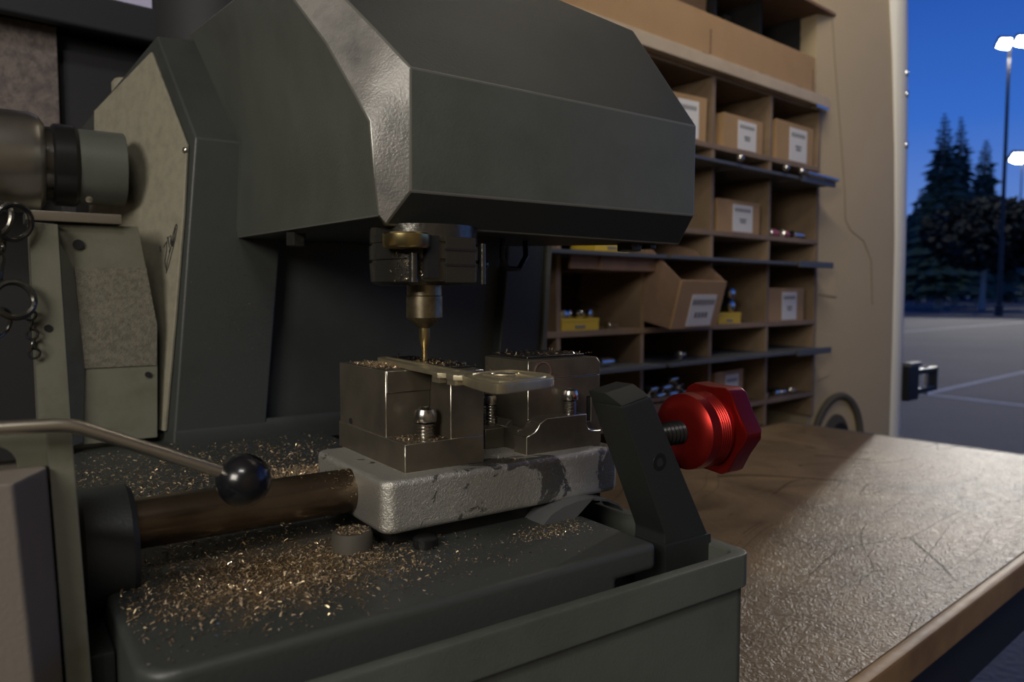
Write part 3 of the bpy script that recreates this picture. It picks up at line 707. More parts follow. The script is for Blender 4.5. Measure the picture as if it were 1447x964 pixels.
# =================================================================== CHAIN hanging at the left
chain = thing('split_ring_chain', 'dull steel chain of split rings hanging from the dial beside the khaki bracket', 'chain', (9, 420, 183))
def ring_part(c, r, tilt, turn, wire=1.3, name='ring'):
    R = Matrix.Rotation(turn, 3, 'Z') @ Matrix.Rotation(tilt, 3, 'X')
    return B().tube([Vector(c) + R @ Vector((r*cos(2*pi*i/28), 0, r*sin(2*pi*i/28))) for i in range(28)], wire, 8, closed=True).build(name, 'oily', chain)
ring_part((9.0, 419, 233.5), 8.2, .2, .5)
ring_part((3.4, 421, 234.6), 7.6, -.2, -.9, 1.4)
ring_part((3.6, 419, 222.5), 3.4, .1, 1.2, 1.2, 'link')
B().lathe((1.2, 420, 205), (.15, 0, 1), [(0, 1.6), (1, 2.6), (12, 2.6), (14, 1.4)], 16).build('swivel', 'oily', chain)
ring_part((8.0, 419, 197.5), 8.4, -.15, .35, 1.6)
ring_part((1.2, 421, 186.5), 7.2, .3, .8, 1.0)
for k in range(5):
    ring_part((14.2 + .25*k, 424, 190 - k*4.6), 2.4, .2, .2 + (k % 2)*1.2, .6, 'link')

# =================================================================== STORAGE RACK
RX = [294, 441, 588, 735, 882, 1029, 1176]
rack = thing('key_blank_rack', 'tall brown plywood rack of cubbyholes with protruding steel shelf lips against the van wall', 'storage rack', (735, 700, 0), 'v')
FLOORS = [40, 158, 288, 405]
TOPS = [112, 248, 372, 494]
LIPS = [115, 250, 378, 497]
for k, z in enumerate(FLOORS):
    B().box(294, 1178, 600, 790, z - 7, z).build('shelf_board', 'wood', rack, bevel=.8)
for x in RX:
    B().box(x - 3.5, x + 3.5, 601, 790, 0, 494).build('divider', 'wood', rack, bevel=.8)
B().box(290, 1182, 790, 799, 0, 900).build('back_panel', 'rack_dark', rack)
for z in (LIPS[0], LIPS[1], LIPS[2]):
    for i, (xa, xb) in enumerate(((294, 560), (561, 748), (752, 905), (909, 1062), (1066, 1172))):
        B().box(xa, xb, 571 + (i % 2)*2, 786, z - 6, z - 1.5).build('steel_shelf', 'sheet', rack, bevel=.6)
        if i == 4 and z != LIPS[0] or i == 4:
            B().box(xa, xb, 570, 573.5, z - 9, z + .5).build('shelf_lip', 'sheet', rack, bevel=.8)
b = B().box(294, 1186, 590, 604, 499, 516); b.build('pale_front_strip', 'strip', rack, bevel=1.5)
B().box(294, 1180, 604, 790, 495, 503).build('shelf_board', 'wood', rack, bevel=.8)
B().prism([(790, 790), (1184, 790), (1212, 597), (790, 590)], 2, 652, 657).build('steel_shelf', 'card_dark', rack, bevel=.6)
B().box(294, 790, 600, 790, 652, 658).build('steel_shelf', 'card_dark', rack, bevel=.6)
for x in (940, 1060, 1178):
    B().box(x - 2, x + 2, 640, 790, 503, 652).build('divider', 'rack_dark', rack)
# bright rails clipped below two shelf lips
B().cyl((1075, 568, 382), (1172, 568, 380.5), 3.2, 14).build('rail', 'chrome', rack)
for x in (896, 1015, 1060):
    B().sphere((x, 568, 383), 5.0, seg=16).build('rail_knob', 'chrome', rack)
B().box(1140, 1180, 588, 600, 494, 498).build('bright_clip', 'chrome', rack, bevel=.6)

# --- boxes of key blanks
def small_box(label, x0, x1, y0, depth, z0, h, tilt=0.0, rot=0.0, m='card', lab=(.34, .82), group='labelled key blank boxes in the rack'):
    w = x1 - x0
    t = thing('cardboard_box', label, 'box', ((x0+x1)/2, y0 + depth/2, z0), 'v', group)
    xc = (x0+x1)/2; yc = y0 + depth/2; th = 2.0
    front = B().prism([(x0, z0), (x1, z0), (x1 + h*.03, z0+h), (x0 - h*.03, z0+h)], 1, y0, y0+th).build('front_panel', m, t, bevel=.5)
    for sx in (x0, x1 - th):
        B().prism([(y0+th, z0), (y0+depth, z0), (y0+depth, z0+h*1.02), (y0+th, z0+h)], 0, sx, sx+th).build('side_panel', m, t)
    B().box(x0+th, x1-th, y0+depth-th, y0+depth, z0, z0+h).build('back_panel', m, t)
    B().box(x0+th, x1-th, y0+th, y0+depth-th, z0, z0+th).build('bottom_panel', m, t)
    lx0, lx1 = x0 + w*lab[0], x0 + w*lab[1]
    lb = B().box(lx0, lx1, y0-.6, y0, z0 + h*.04, z0 + h*.88).build('paper_label', 'label', front)
    lw = lx1 - lx0
    for q in range(6):
        u0 = lx0 + lw*(.10 + .135*q)
        B().box(u0, u0 + lw*.09, y0-.9, y0-.6, z0 + h*.66, z0 + h*.76).build('print_block', 'ink', front)
    for q, wd in ((.40, .34), (.32, .28)):
        B().box(lx0 + lw*(.5-wd/2), lx0 + lw*(.5+wd/2), y0-.9, y0-.6, z0 + h*q, z0 + h*(q+.05)).build('print_line', 'ink', front)
    t.rotation_euler = (tilt, 0, rot)
    return t
small_box('small labelled cardboard box in the top row beside the head, mostly hidden behind it', 790, 872, 606, 120, 405, 58, 0, -.12)
small_box('small labelled cardboard box in the middle cubbyhole of the top row', 912, 1010, 604, 130, 405, 48)
small_box('small labelled cardboard box in the right end cubbyhole of the top row', 1050, 1160, 604, 130, 405, 60)
small_box('small labelled cardboard box alone in the second row, below the bright rail', 900, 1006, 604, 130, 288, 46)
small_box('small labelled cardboard box in the right end cubbyhole below the middle steel lip', 1038, 1143, 604, 130, 158, 52, 0, 0, 'card', (.36, .78))
small_box('small labelled cardboard box in the bottom row just right of the red knob', 892, 975, 606, 120, 40, 50, 0, .10)
# large tilted box sticking out of the rack
big = thing('large_cardboard_box', 'large worn cardboard box tilted forward out of its cubbyhole, white label on its front', 'box', (800, 600, 158), 'v')
x0, x1, z0, h, dpt, th = 748, 866, 158, 62, 150, 3
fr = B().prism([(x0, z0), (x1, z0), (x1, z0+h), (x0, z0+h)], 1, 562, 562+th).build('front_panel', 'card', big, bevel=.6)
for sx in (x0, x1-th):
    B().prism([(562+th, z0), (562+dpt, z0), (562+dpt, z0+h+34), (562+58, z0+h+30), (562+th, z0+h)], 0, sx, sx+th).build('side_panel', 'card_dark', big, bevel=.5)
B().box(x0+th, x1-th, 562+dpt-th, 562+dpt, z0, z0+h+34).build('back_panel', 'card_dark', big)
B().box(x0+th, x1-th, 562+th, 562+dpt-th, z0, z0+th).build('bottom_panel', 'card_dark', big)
lb = B().box(782, 846, 561.2, 562, z0+3, z0+44).build('paper_label', 'label', fr)
for q in range(9):
    B().box(785 + q*6.6, 789.6 + q*6.6, 560.8, 561.2, z0+31, z0+38).build('print_block', 'ink', fr)
for q in range(4):
    B().box(797 + q*9, 803 + q*9, 560.8, 561.2, z0+14, z0+21).build('print_block', 'ink', fr)
big.rotation_euler = (radians(14), 0, radians(7))
big.location = van(790, 606, 166)
# low brown tray above the left cubbyhole with a yellow card on it
tr = thing('low_cardboard_tray', 'low brown cardboard tray lying on the steel shelf left of the tilted box', 'tray', (690, 640, 227), 'v')
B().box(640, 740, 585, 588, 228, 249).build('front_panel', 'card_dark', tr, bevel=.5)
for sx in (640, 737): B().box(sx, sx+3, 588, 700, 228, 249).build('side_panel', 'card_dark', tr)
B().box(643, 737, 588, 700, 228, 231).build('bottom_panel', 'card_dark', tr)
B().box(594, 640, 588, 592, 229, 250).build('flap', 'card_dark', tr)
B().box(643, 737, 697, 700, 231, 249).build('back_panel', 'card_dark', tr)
def ybox(label, x0, x1, y, z0, z1, d=40):
    t = thing('yellow_carton', label, 'carton', ((x0+x1)/2, y + d/2, z0), 'v', 'small yellow cartons in the rack')
    s = B().box(x0, x1, y, y+d, z0, z0 + (z1-z0)*.72).build('carton_body', 'yellow', t, bevel=.5)
    B().box(x0-.4, x1+.4, y-.4, y+d+.4, z0 + (z1-z0)*.72, z1).build('carton_lid', 'yellow', t, bevel=.4)
    B().box(x0 + (x1-x0)*.35, x0 + (x1-x0)*.62, y-.7, y, z0 + 3, z0 + 6).build('printed_mark', 'ink', s)
ybox('yellow carton lying on top behind the low brown tray, under the machine head', 636, 695, 590, 250, 262)
ybox('yellow carton in the left cubbyhole under a heap of bright metal bits', 596, 658, 604, 158, 172)
ybox('yellow carton right of the large tilted box', 905, 962, 604, 158, 174, 90)
# small bright cylinder locks and fittings
def lockbit(label, x, y, z, r, l, ang, group, m='chrome'):
    d = Vector((cos(ang), sin(ang), 0))
    t = thing('lock_cylinder', label, 'lock part', (x, y, z), 'v', group)
    B().lathe(Vector((x, y, z + r)) - d*l/2, d, [(0, r*.8), (.8, r), (l*.7, r), (l*.72, r*.82), (l, r*.82)], 18).build('barrel', m, t, smooth=30)
    B().lathe(Vector((x, y, z + r)) - d*(l/2), -d, [(0, r*1.15), (1.6, r*1.15), (2.2, r*.9), (2.2, 0)], 18).build('face_cap', 'chrome', t, smooth=30)
    B().box(x - r*.25, x + r*.25, y - r*.3, y + r*.3, z, z + r*.5).build('tail', m, t)
g = 'bright lock cylinders in the left cubbyhole'
for k, (x, z, a, lb) in enumerate(((604, 172, 1.3, 'bright lock cylinder at the left end of the yellow carton in the left cubbyhole'), (616, 172, 1.9, 'bright lock cylinder second from the left on the yellow carton, left cubbyhole'),
                              (638, 172, .4, 'bright lock cylinder lying lengthwise on the yellow carton in the left cubbyhole'), (652, 172, 1.7, 'bright lock cylinder at the right end of the yellow carton, left cubbyhole'))):
    lockbit(lb, x, 614 + 6*(k % 2), z, 4.6, 13, a, g)
lockbit('dull lock cylinder lying on the shelf right of the left yellow carton', 690, 610, 158, 4, 26, .2, 'loose lock cylinders')
lockbit('single bright lock cylinder on the steel shelf below the left cubbyhole', 664, 598, 114, 5.4, 24, .1, 'loose lock cylinders')
lockbit('bright lock cylinder lying on the steel shelf below the large tilted box', 822, 606, 114, 5.2, 20, .3, 'loose lock cylinders')
lockbit('bright lock cylinder standing on the yellow carton right of the large tilted box', 900, 610, 174, 5, 14, 1.4, 'loose lock cylinders')
g = 'lock cylinders heaped behind the red knob'
pt = thing('parts_tray', 'shallow brown tray under the heap of lock cylinders behind the red knob', 'tray', (805, 625, 40), 'v')
B().box(740, 870, 604, 640, 58, 60.6).build('tray_floor', 'card_dark', pt)
for y0 in (604, 638): B().box(740, 870, y0, y0 + 2, 40, 66).build('side_panel', 'card_dark', pt)
for x0 in (740, 868): B().box(x0, x0 + 2, 606, 638, 40, 66).build('end_panel', 'card_dark', pt)
for k, (x, y, z, a, lb) in enumerate(((724, 610, 0, .3, 'lock cylinder at the far left foot of the heap behind the red knob'), (752, 610, 0, .15, 'lock cylinder second from left, bottom layer of the heap behind the red knob'),
                                 (780, 610, 0, .1, 'lock cylinder third from left, bottom layer of the heap behind the red knob'), (808, 610, 0, .2, 'lock cylinder at the right end of the bottom layer behind the red knob'),
                                 (738, 610, 10, .2, 'lock cylinder at the left of the middle layer of the heap behind the red knob'), (766, 610, 10, .1, 'lock cylinder in the centre of the middle layer of the heap behind the red knob'),
                                 (794, 610, 10, .3, 'lock cylinder at the right of the middle layer of the heap behind the red knob'), (780, 610, 20, .2, 'lock cylinder topmost in the heap behind the red knob'))):
    lockbit(lb, x + 38, y + 6, z + 61, 5, 22, a, g)
g = 'metal fittings in the bottom right cubbyhole'
for k, (x, a, lb) in enumerate(((1052, .3, 'leftmost metal fitting on the floor of the bottom right cubbyhole'), (1078, 1.3, 'upright-lying metal fitting second from the left, bottom right cubbyhole'), (1100, .1, 'metal fitting third from the left in the bottom right cubbyhole'), (1132, .8, 'rightmost metal fitting on the floor of the bottom right cubbyhole'))):
    lockbit(lb, x, 614 + 4*(k % 2), 40, 4.5, 18, a, g)
g = 'pink lock parts in the second row'
for k, (x, a, lb) in enumerate(((1054, .1, 'pink lock part lying left in the right end cubbyhole of the second row'), (1088, .2, 'pink lock part lying beside the other one, right end cubbyhole of the second row'))):
    lockbit(lb, x, 610, 288, 6, 30, a, g, 'pink')
lockbit('bright lock part at the right of the pink parts in the second row', 1132, 612, 288, 6, 30, 0, 'loose lock cylinders')
for z, lb in ((183.2, 'lower of two black rods with bright ends lying on the yellow carton'), (201.4, 'upper of two black rods with bright ends above the yellow carton')):
    t = thing('black_rod', lb, 'rod', (945, 640, z - 9), 'v', 'black rods right of the tilted box')
    B().cyl((945, 610, z), (945, 690, z), 9, 20).build('shaft', 'black_steel', t)
    B().lathe((945, 610, z), (0, -1, 0), [(0, 8.4), (2, 8.4), (4, 6), (5, 0)], 20).build('bright_end', 'chrome', t)
# --- upper tier: long cardboard bin with tools
binn = thing('long_cardboard_bin', 'long brown cardboard bin on the top shelf above the pale wooden strip', 'bin', (900, 650, 516), 'v')
B().box(300, 1146, 596, 600, 516.2, 572).build('front_panel', 'card', binn, bevel=.8)
B().box(300, 1146, 600, 640, 516.2, 519).build('bottom_panel', 'card', binn)
B().box(1142, 1146, 600, 640, 516, 572).build('side_panel', 'card', binn)
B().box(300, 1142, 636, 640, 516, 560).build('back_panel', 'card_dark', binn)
for x in (845, 985, 1092):
    B().box(x, x + 14, 595.3, 596, 516, 519).build('staple', 'rack_dark', binn)
for x in (862, 1138):
    B().box(x, x+3, 595.2, 596, 520, 552).build('tear', 'card_dark', binn)
fb = thing('tall_cardboard_carton', 'open brown cardboard carton standing behind the long bin at the top', 'carton', (880, 700, 503), 'v')
B().poly([(818, 650, 503), (930, 650, 503), (930, 650, 650), (818, 650, 640), (818, 654, 503), (930, 654, 503), (930, 654, 650), (818, 654, 640)],
         [[0,1,2,3], [7,6,5,4], [0,4,5,1], [2,6,7,3], [0,3,7,4], [1,5,6,2]]).build('front_panel', 'card', fb)
for sx in (818, 926): B().box(sx, sx+4, 654, 740, 503, 630).build('side_panel', 'card_dark', fb)
B().box(822, 926, 736, 740, 503, 630).build('back_panel', 'card_dark', fb)
bc = thing('blue_case', 'dark blue case standing upright on the top shelf behind the bin', 'case', (985, 720, 503), 'v')
cb = B().box(950, 1030, 700, 780, 503, 640).build('case_body', 'paint_black', bc, bevel=3)
B().box(955, 1025, 698.4, 700, 520, 630).build('case_face', 'navy' if 'navy' in M else 'apron', bc, bevel=1)
tag(B().box(1038, 1056, 690, 770, 503, 640).build('grey_panel', 'sheet', None, (1047, 730, 503), 'v', bevel=1), 'narrow grey metal panel standing right of the blue case', 'panel')
for k, (x, lbl) in enumerate(((1078, 'bright round lock knob at the left of the pair behind the long bin'), (1118, 'bright round lock knob at the right of the pair behind the long bin'))):
    t = thing('round_lockset', lbl, 'knob', (x, 660, 503), 'v', 'bright knobs on the top shelf')
    B().lathe((x, 660, 503), (0, 0, 1), [(0, 14), (6, 14), (8, 8), (50, 8)], 20).build('neck', 'chrome', t, smooth=30)
    B().sphere((x, 660, 566), 13, seg=20).build('grip', 'chrome', t, smooth=80)

# =================================================================== LEFT BACKGROUND (behind the machine)
struct('trim_2', B().box(-200, 121, 690, 696, 300, 410), 'speckle')
ls = thing('wall_shelf', 'dark steel shelf with a rounded lip across the upper left corner', 'shelf', (50, 690, 405), 'v')
B().box(-400, 206, 672, 800, 412, 428).build('shelf_board', 'apron', ls, bevel=4, seg=3)
B().box(-400, 206, 664, 674, 406, 433.5).build('shelf_lip', 'apron', ls, bevel=3, seg=3)
tag(B().box(120, 186, 667, 669, 433.5, 480).build('paper_sheet', 'paper', None, (155, 668, 433.5), 'v'), 'pale lavender paper sheet standing on the dark shelf at the top left', 'paper')
bx = thing('dark_cabinet', 'dark grey cabinet behind the machine column under the dark shelf', 'cabinet', (230, 750, 0), 'v')
B().box(122, 290, 700, 798, 0, 408).build('cabinet_body', 'dark_wall', bx, bevel=2)
B().box(126, 286, 697, 700, 30, 396).build('door', 'dark_wall', bx, bevel=1)

# =================================================================== DOOR HARDWARE
hg = thing('door_check', 'black door check bracket projecting from the white jamb at the rear opening', 'bracket', (1395, 540, 12), 'v')
B().box(1372, 1420, 528, 548, 12, 74).build('mount', 'black_steel', hg, bevel=3)
B().box(1376, 1424, 526, 542, 72, 80).build('mount_cap', 'sheet', hg, bevel=2)
for z in (21, 56): B().box(1420, 1506, 528, 541, z, z + 10).build('fork', 'black_steel', hg, bevel=2)
B().box(1494, 1506, 528, 541, 21, 66).build('fork_end', 'black_steel', hg, bevel=2)
B().cyl((1464, 535, 17), (1464, 535, 70), 5, 14).build('pin', 'chrome', hg)

# =================================================================== OUTSIDE
def px_dir(px):                    # heading of things far outside, metres from the van
    a = math.atan((px - 723.5) / 1053)
    h = radians(49.2) - a
    return Vector((cos(h), sin(h), 0)) / cos(a)
def far(px, depth, z=-1250):
    d = px_dir(px) * depth * 1000
    return (d.x, d.y, z)
# island with kerb and tree
ix, iy, iz = far(1388, 58)
isl = thing('kerbed_island', 'low kerbed planting island in the parking lot under the pale tree trunk', 'traffic island', (ix, iy, iz), 'v')
def oval(rx, ry, n=32): return [(ix + rx*cos(2*pi*i/n)*cos(-.6) - ry*sin(2*pi*i/n)*sin(-.6), iy + rx*cos(2*pi*i/n)*sin(-.6) + ry*sin(2*pi*i/n)*cos(-.6)) for i in range(n)]
B().prism(oval(3400, 1500), 2, iz, iz + 160).build('kerb', 'kerb', isl, bevel=30)
b = B(); top = oval(3100, 1250); b.prism(top, 2, iz + 150, iz + 240); b.build('soil', 'soil', isl, bevel=80, seg=3)
fk = thing('far_kerb', 'long pale kerb at the back of the parking lot under the trees', 'kerb', far(1380, 84), 'v')
p0, p1 = Vector(far(1180, 84)), Vector(far(1640, 84)); dirv = (p1-p0).normalized(); nv = Vector((-dirv.y, dirv.x, 0))
for k in range(10):
    a = p0 + (p1-p0)*(k/10); c = p0 + (p1-p0)*((k+.985)/10)
    B().prism([(a.x, a.y), (c.x, c.y), ((c+nv*900).x, (c+nv*900).y), ((a+nv*900).x, (a+nv*900).y)], 2, -1250, -950).build('kerb_stone', 'kerb', fk)
# trees
def foliage(b, c, rx, rz, n, size, squash=1.0):
    for _ in range(n):
        while True:
            p = Vector((random.uniform(-1, 1), random.uniform(-1, 1), random.uniform(-1, 1)))
            if .25 < p.length < 1: break
        q = Vector(c) + Vector((p.x*rx, p.y*rx, p.z*rz))
        s = size*random.uniform(.6, 1.4)
        a = Vector((random.gauss(0, 1), random.gauss(0, 1), random.gauss(0, .6))).normalized()*s
        d = a.cross(Vector((random.gauss(0, 1), random.gauss(0, 1), random.gauss(0, 1)))).normalized()*s*.55
        vs = [b.bm.verts.new(v) for v in (q - a, q + d, q + a, q - d)]
        b.face(vs)
def conifer(px, depth, h, r, label, n=46):
    x, y, z = far(px, depth)
    t = thing('conifer_tree', label, 'tree', (x, y, z), 'v', 'conifers beyond the parking lot')
    B().lathe((x, y, z), (0, 0, 1), [(0, r*.09), (h*.5, r*.05), (h*.985, r*.008)], 12).build('trunk', 'bark', t)
    b = B()
    for k in range(n):
        f = .10 + .89*k/(n-1)
        rr = r*(1-f)**.78*random.uniform(.72, 1.12) + r*.03
        nb = max(4, int(13*(1-f)) + 4); a0 = random.uniform(0, 6.3)
        for i in range(nb):
            a = a0 + 2*pi*i/nb + random.uniform(-.25, .25); L_ = rr*random.uniform(.7, 1.1)
            base = Vector((x, y, z + h*f)); out = Vector((cos(a), sin(a), 0)); side = Vector((-sin(a), cos(a), 0))
            tip = base + out*L_ + Vector((0, 0, -L_*.22 + (L_*.18 if f > .8 else 0)))
            mid = base + out*L_*.5 + Vector((0, 0, L_*.04)); wd = L_*.24 + h*.006
            drop = Vector((0, 0, -wd*.8))
            v = [b.bm.verts.new(q) for q in (base, mid + side*wd + drop, tip, mid - side*wd + drop, mid)]
            b.face([v[0], v[1], v[4]]); b.face([v[1], v[2], v[4]]); b.face([v[2], v[3], v[4]]); b.face([v[3], v[0], v[4]])
    tag(b.build('foliage', 'needle', t), kind='stuff')
def top_h(y, depth): return (416 - y)*depth/1.053 + 1450
for px, dp, yt, rr, lb in ((1325, 72, 163, .062, 'tallest dark conifer standing left, its tip highest against the blue sky'),
                       (1348, 86, 168, .058, 'dark conifer just right of the tallest one, crowns merging'),
                       (1384, 99, 200, .060, 'shorter dark conifer right of the twin conifers, before the lamp post'),
                       (1296, 112, 268, .052, 'low spreading conifer at the left beside the white van jamb'),
                       (1424, 126, 280, .052, 'low conifer at the right, behind the foot of the lamp post')):
    conifer(px, dp, top_h(yt, dp), rr*dp*1000, lb)
def round_tree(px, depth, h, r, trunk, label, n=520):
    x, y, z = far(px, depth)
    if depth < 100: z += 245
    t = thing('broadleaf_tree', label, 'tree', (x, y, z), 'v', 'dark round trees under the conifers')
    B().lathe((x, y, z), (.04, 0, 1), [(0, trunk*1.25), (h*.12, trunk), (h*.7, trunk*.6)], 14).build('trunk', 'bark', t)
    b = B(); foliage(b, (x, y, z + h*.71), r, h*.28, n*5, r*.075); foliage(b, (x + r*.5, y, z + h*.58), r*.7, h*.25, n*2, r*.075); foliage(b, (x - r*.5, y, z + h*.6), r*.7, h*.25, n*2, r*.075)
    tag(b.build('foliage', 'leaf', t), kind='stuff')
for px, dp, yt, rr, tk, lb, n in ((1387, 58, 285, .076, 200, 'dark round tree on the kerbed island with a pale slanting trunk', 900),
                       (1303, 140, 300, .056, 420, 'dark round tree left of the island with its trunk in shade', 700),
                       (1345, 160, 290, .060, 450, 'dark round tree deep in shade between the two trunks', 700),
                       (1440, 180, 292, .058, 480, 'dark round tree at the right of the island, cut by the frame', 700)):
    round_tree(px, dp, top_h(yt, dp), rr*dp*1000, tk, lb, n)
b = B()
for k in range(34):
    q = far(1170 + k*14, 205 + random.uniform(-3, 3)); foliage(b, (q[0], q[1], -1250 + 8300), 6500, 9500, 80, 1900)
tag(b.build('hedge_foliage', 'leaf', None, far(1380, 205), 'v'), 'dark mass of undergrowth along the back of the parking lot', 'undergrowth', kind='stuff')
# lamp posts
def lamp_post(px, depth, h, label, power):
    x, y, z = far(px, depth)
    t = thing('parking_lamp_post', label, 'lamp post', (x, y, z), 'v', 'lamp posts in the parking lot')
    B().lathe((x, y, z), (0, 0, 1), [(0, 260), (700, 260), (720, 150), (h, 85)], 16).build('pole', 'pole', t)
    u = Vector((sin(radians(49.2)), -cos(radians(49.2)), 0)); f = Vector((cos(radians(49.2)), sin(radians(49.2)), 0))
    c = Vector((x, y, z + h)); k_ = depth/60
    B().tube([c - u*900*k_, c + u*900*k_], 60, 8).build('crossarm', 'pole', t)
    if power:
        d = bpy.data.lights.new('parking_lamp_down', 'SPOT'); d.energy = power*.22; d.color = (1.0, 0.95, 0.84); d.shadow_soft_size = .4
        d.spot_size = radians(165); d.spot_blend = .4
        lo = bpy.data.objects.new('parking_lamp_down', d); COL.objects.link(lo); lo.location = van(x, y, z + h - 900)
    for s in (-1, 1):
        cc = c + u*s*680*k_ - f*350*k_ + Vector((0, 0, s*90*k_))
        dn = (Vector((0, 0, -.72)) - f*.69).normalized(); up = (Vector((0, 0, .69)) - f*.72).normalized()
        hd = B().poly([cc + u*a*460*k_ + up*e*400*k_*(1 if g_ else 1.05) - dn*g_*k_ for g_ in (0, 320) for a, e in ((-1, -1), (1, -1), (1, 1), (-1, 1))],
                [[0,3,2,1],[4,5,6,7],[0,1,5,4],[1,2,6,5],[2,3,7,6],[3,0,4,7]])
        ho = hd.build('lamp_head', 'pole', t, bevel=40)
        ln = B().poly([cc + u*a*420*k_*q + up*e*360*k_*q + dn*g_*k_ for g_, q in ((2, 1), (520, .62)) for a, e in ((-1, -1), (1, -1), (1, 1), (-1, 1))],
                [[0,3,2,1],[4,5,6,7],[0,1,5,4],[1,2,6,5],[2,3,7,6],[3,0,4,7]])
        ln.build('lamp_lens', 'lamp_on', ho)  # deep oversized lens shape stands in for the bloom around the lamp
        d = bpy.data.lights.new('parking_lamp', 'SPOT'); d.energy = power; d.color = (1.0, 0.95, 0.84); d.shadow_soft_size = .4
        d.spot_size = radians(120); d.spot_blend = .3
        lo = bpy.data.objects.new('parking_lamp', d); COL.objects.link(lo)
        q = cc + dn*700*k_; lo.location = van(q.x, q.y, q.z)
        lo.rotation_euler = (Vector((0, 0, .9)) - lo.location).to_track_quat('-Z', 'Y').to_euler()
lamp_post(1411, 50, 17880, 'tall twin-headed lamp post lit against the blue dusk sky, the nearer of two', 11500)
lamp_post(1435, 118, 22900, 'distant twin-headed lamp post lit at the right edge, lower in the sky', 6000)

# =================================================================== SHAVINGS
def chip(b, p, s, mi, flat=.35):
    a = random.uniform(0, 2*pi); el = random.gauss(0, flat)
    d = Vector((cos(a)*cos(el), sin(a)*cos(el), sin(el)))
    n = d.cross(Vector((random.gauss(0, .5), random.gauss(0, .5), 1))).normalized()
    wd = s*random.uniform(.10, .22); k = Vector((0, 0, s*random.uniform(.05, .3)))
    p = Vector(p) + Vector((0, 0, abs(d.z)*s*.5))
    v = [b.bm.verts.new(q) for q in (p - d*s/2 - n*wd, p - d*s/2 + n*wd, p + k*.5 - n*wd, p + k*.5 + n*wd, p + d*s/2 - n*wd*.5, p + d*s/2 + n*wd*.5)]
    b.face([v[0], v[2], v[3], v[1]], mi); b.face([v[2], v[4], v[5], v[3]], mi)
def pick(p): return random.choices((0, 1, 2, 3), p)[0]
CH = ['chip_brass', 'chip_tan', 'chip_steel', 'chip_dark']
b = B()
def inside(u, v): return 24 < u < 171 and 168.5 < v < 428 and (u < 154 or v < 205)
for cu, cv, su, sv, n, s0, s1, pr in (
    (62, 208, 22, 14, 2600, .5, 1.7, (3, 4, .8, 4)), (84, 206, 16, 12, 900, .5, 1.5, (3, 4, 1, 4)), (48, 216, 14, 16, 800, .5, 1.6, (3, 4, .8, 4)),
    (70, 290, 30, 34, 1800, .5, 1.8, (4, 3, 1.4, 2)), (45, 330, 18, 50, 1300, .6, 2.2, (4, 3, 1.4, 2)),
    (115, 325, 10, 7, 1900, .5, 1.5, (2, 8, .8, .4)), (100, 335, 18, 22, 900, .6, 1.9, (3, 5, .8, 1)), (110, 380, 24, 26, 700, .7, 2.2, (4, 3, 1.2, 2)),
    (105, 196, 24, 9, 260, .4, 1.2, (4, 2, 2, 1)), (152, 196, 9, 4, 420, .4, 1.1, (3, 5, .6, 3)), (130, 185, 24, 8, 60, .3, .9, (3, 1, 3, 1))):
    for _ in range(int(n*1.9)):
        u, v = random.gauss(cu, su), random.gauss(cv, sv)
        if inside(u, v): chip(b, (u, v, 120.05 + abs(random.gauss(0, .12))), random.uniform(s0, s1)*random.uniform(.5, .95), pick(pr))
tag(b.build('brass_shavings', CH, None, (70, 250, 120), 'm'), 'brass shavings strewn over the dark machine base around the slide rod', 'shavings', kind='stuff')
b = B()
for _ in range(1500):                                       # pale heap on the left vise top
    u, v = random.uniform(108.6, 118.5), random.gauss(251, 7)
    if 231 < v < 268: chip(b, (u, v, 174.3 + abs(random.gauss(0, .35))*max(0, 1 - abs(v-251)/15)), random.uniform(.35, .9), pick((2, 6, .5, .6)))
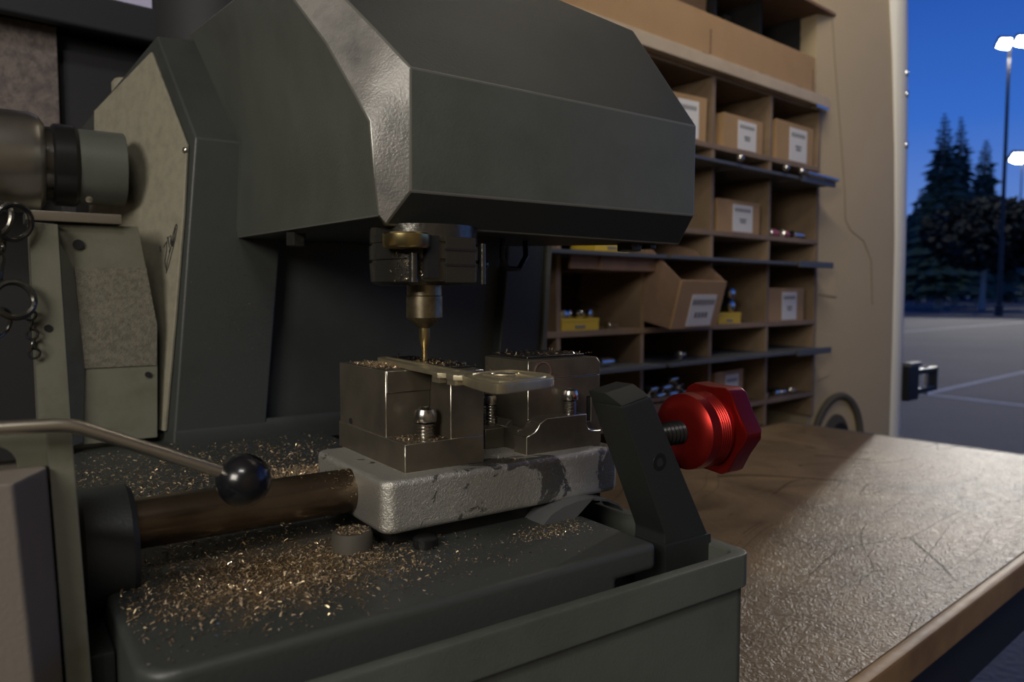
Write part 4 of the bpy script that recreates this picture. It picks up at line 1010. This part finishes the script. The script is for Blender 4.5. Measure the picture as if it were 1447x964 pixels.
for _ in range(360):                                        # bright wet chips on the jaw plates
    chip(b, (random.uniform(124.8, 137.8), random.gauss(238, 12), 175.4), random.uniform(.5, 1.7), pick((2, .5, 4, 1)))
for _ in range(150):
    chip(b, (random.uniform(162, 196), random.uniform(223, 250), 176.6), random.uniform(.5, 2.0), pick((2, .5, 3, 2)))
for _ in range(500):                                        # ledges of the vises and the carriage
    chip(b, (random.uniform(108.2, 124), random.uniform(215.6, 228.6), 151.6), random.uniform(.3, .9), pick((1, 2, 1, 3)))
for _ in range(160): chip(b, (random.uniform(138.5, 155), random.uniform(209, 240), 142.1), random.uniform(.3, 1.0), pick((1, .6, 2, 2)))
for _ in range(420):                                        # the end of the slide rod
    a = random.gauss(pi/2 + .5, .5); u = 105 - abs(random.gauss(0, 8))
    if u < 96: chip(b, (u, 235 + 7.35*cos(a), 134 + 7.35*sin(a)), random.uniform(.4, 1.1), pick((3, 3, 1, 2)))
for _ in range(240):                                        # on the stop bolt
    a, r_ = random.uniform(0, 2*pi), 5.2*math.sqrt(random.random())
    chip(b, (90.2 + r_*cos(a), 218 + r_*sin(a), 125.9), random.uniform(.4, 1.2), pick((2, 6, .5, 1)))
for _ in range(150):                                        # bright chips on the spindle guard, standing in for its wet highlights
    a = radians(random.gauss(228, 9)); chip(b, (127.6 + 19.7*cos(a), 239 + 19.7*sin(a), random.uniform(204.2, 213.5)), random.uniform(.4, 1.3), pick((1, .2, 6, .3)), 1.0)
tag(b.build('fine_shavings', CH, None, (120, 240, 174), 'm'), 'fine pale shavings heaped on the vise jaws and along the carriage', 'shavings', kind='stuff')
b = B()
for _ in range(900):                                        # thrown against the column
    u, w = random.gauss(116, 14), random.gauss(190, 26)
    if 84 < u < 127 + .1*(w-120)*.9 and 122 < w < 229: chip(b, (u, 429.7, w), random.uniform(.25, .7), pick((3, 1, 3, 2)), .1)
tag(b.build('clinging_shavings', CH, None, (116, 430, 160), 'm'), 'specks of shavings clinging to the dark column face', 'shavings', kind='stuff')
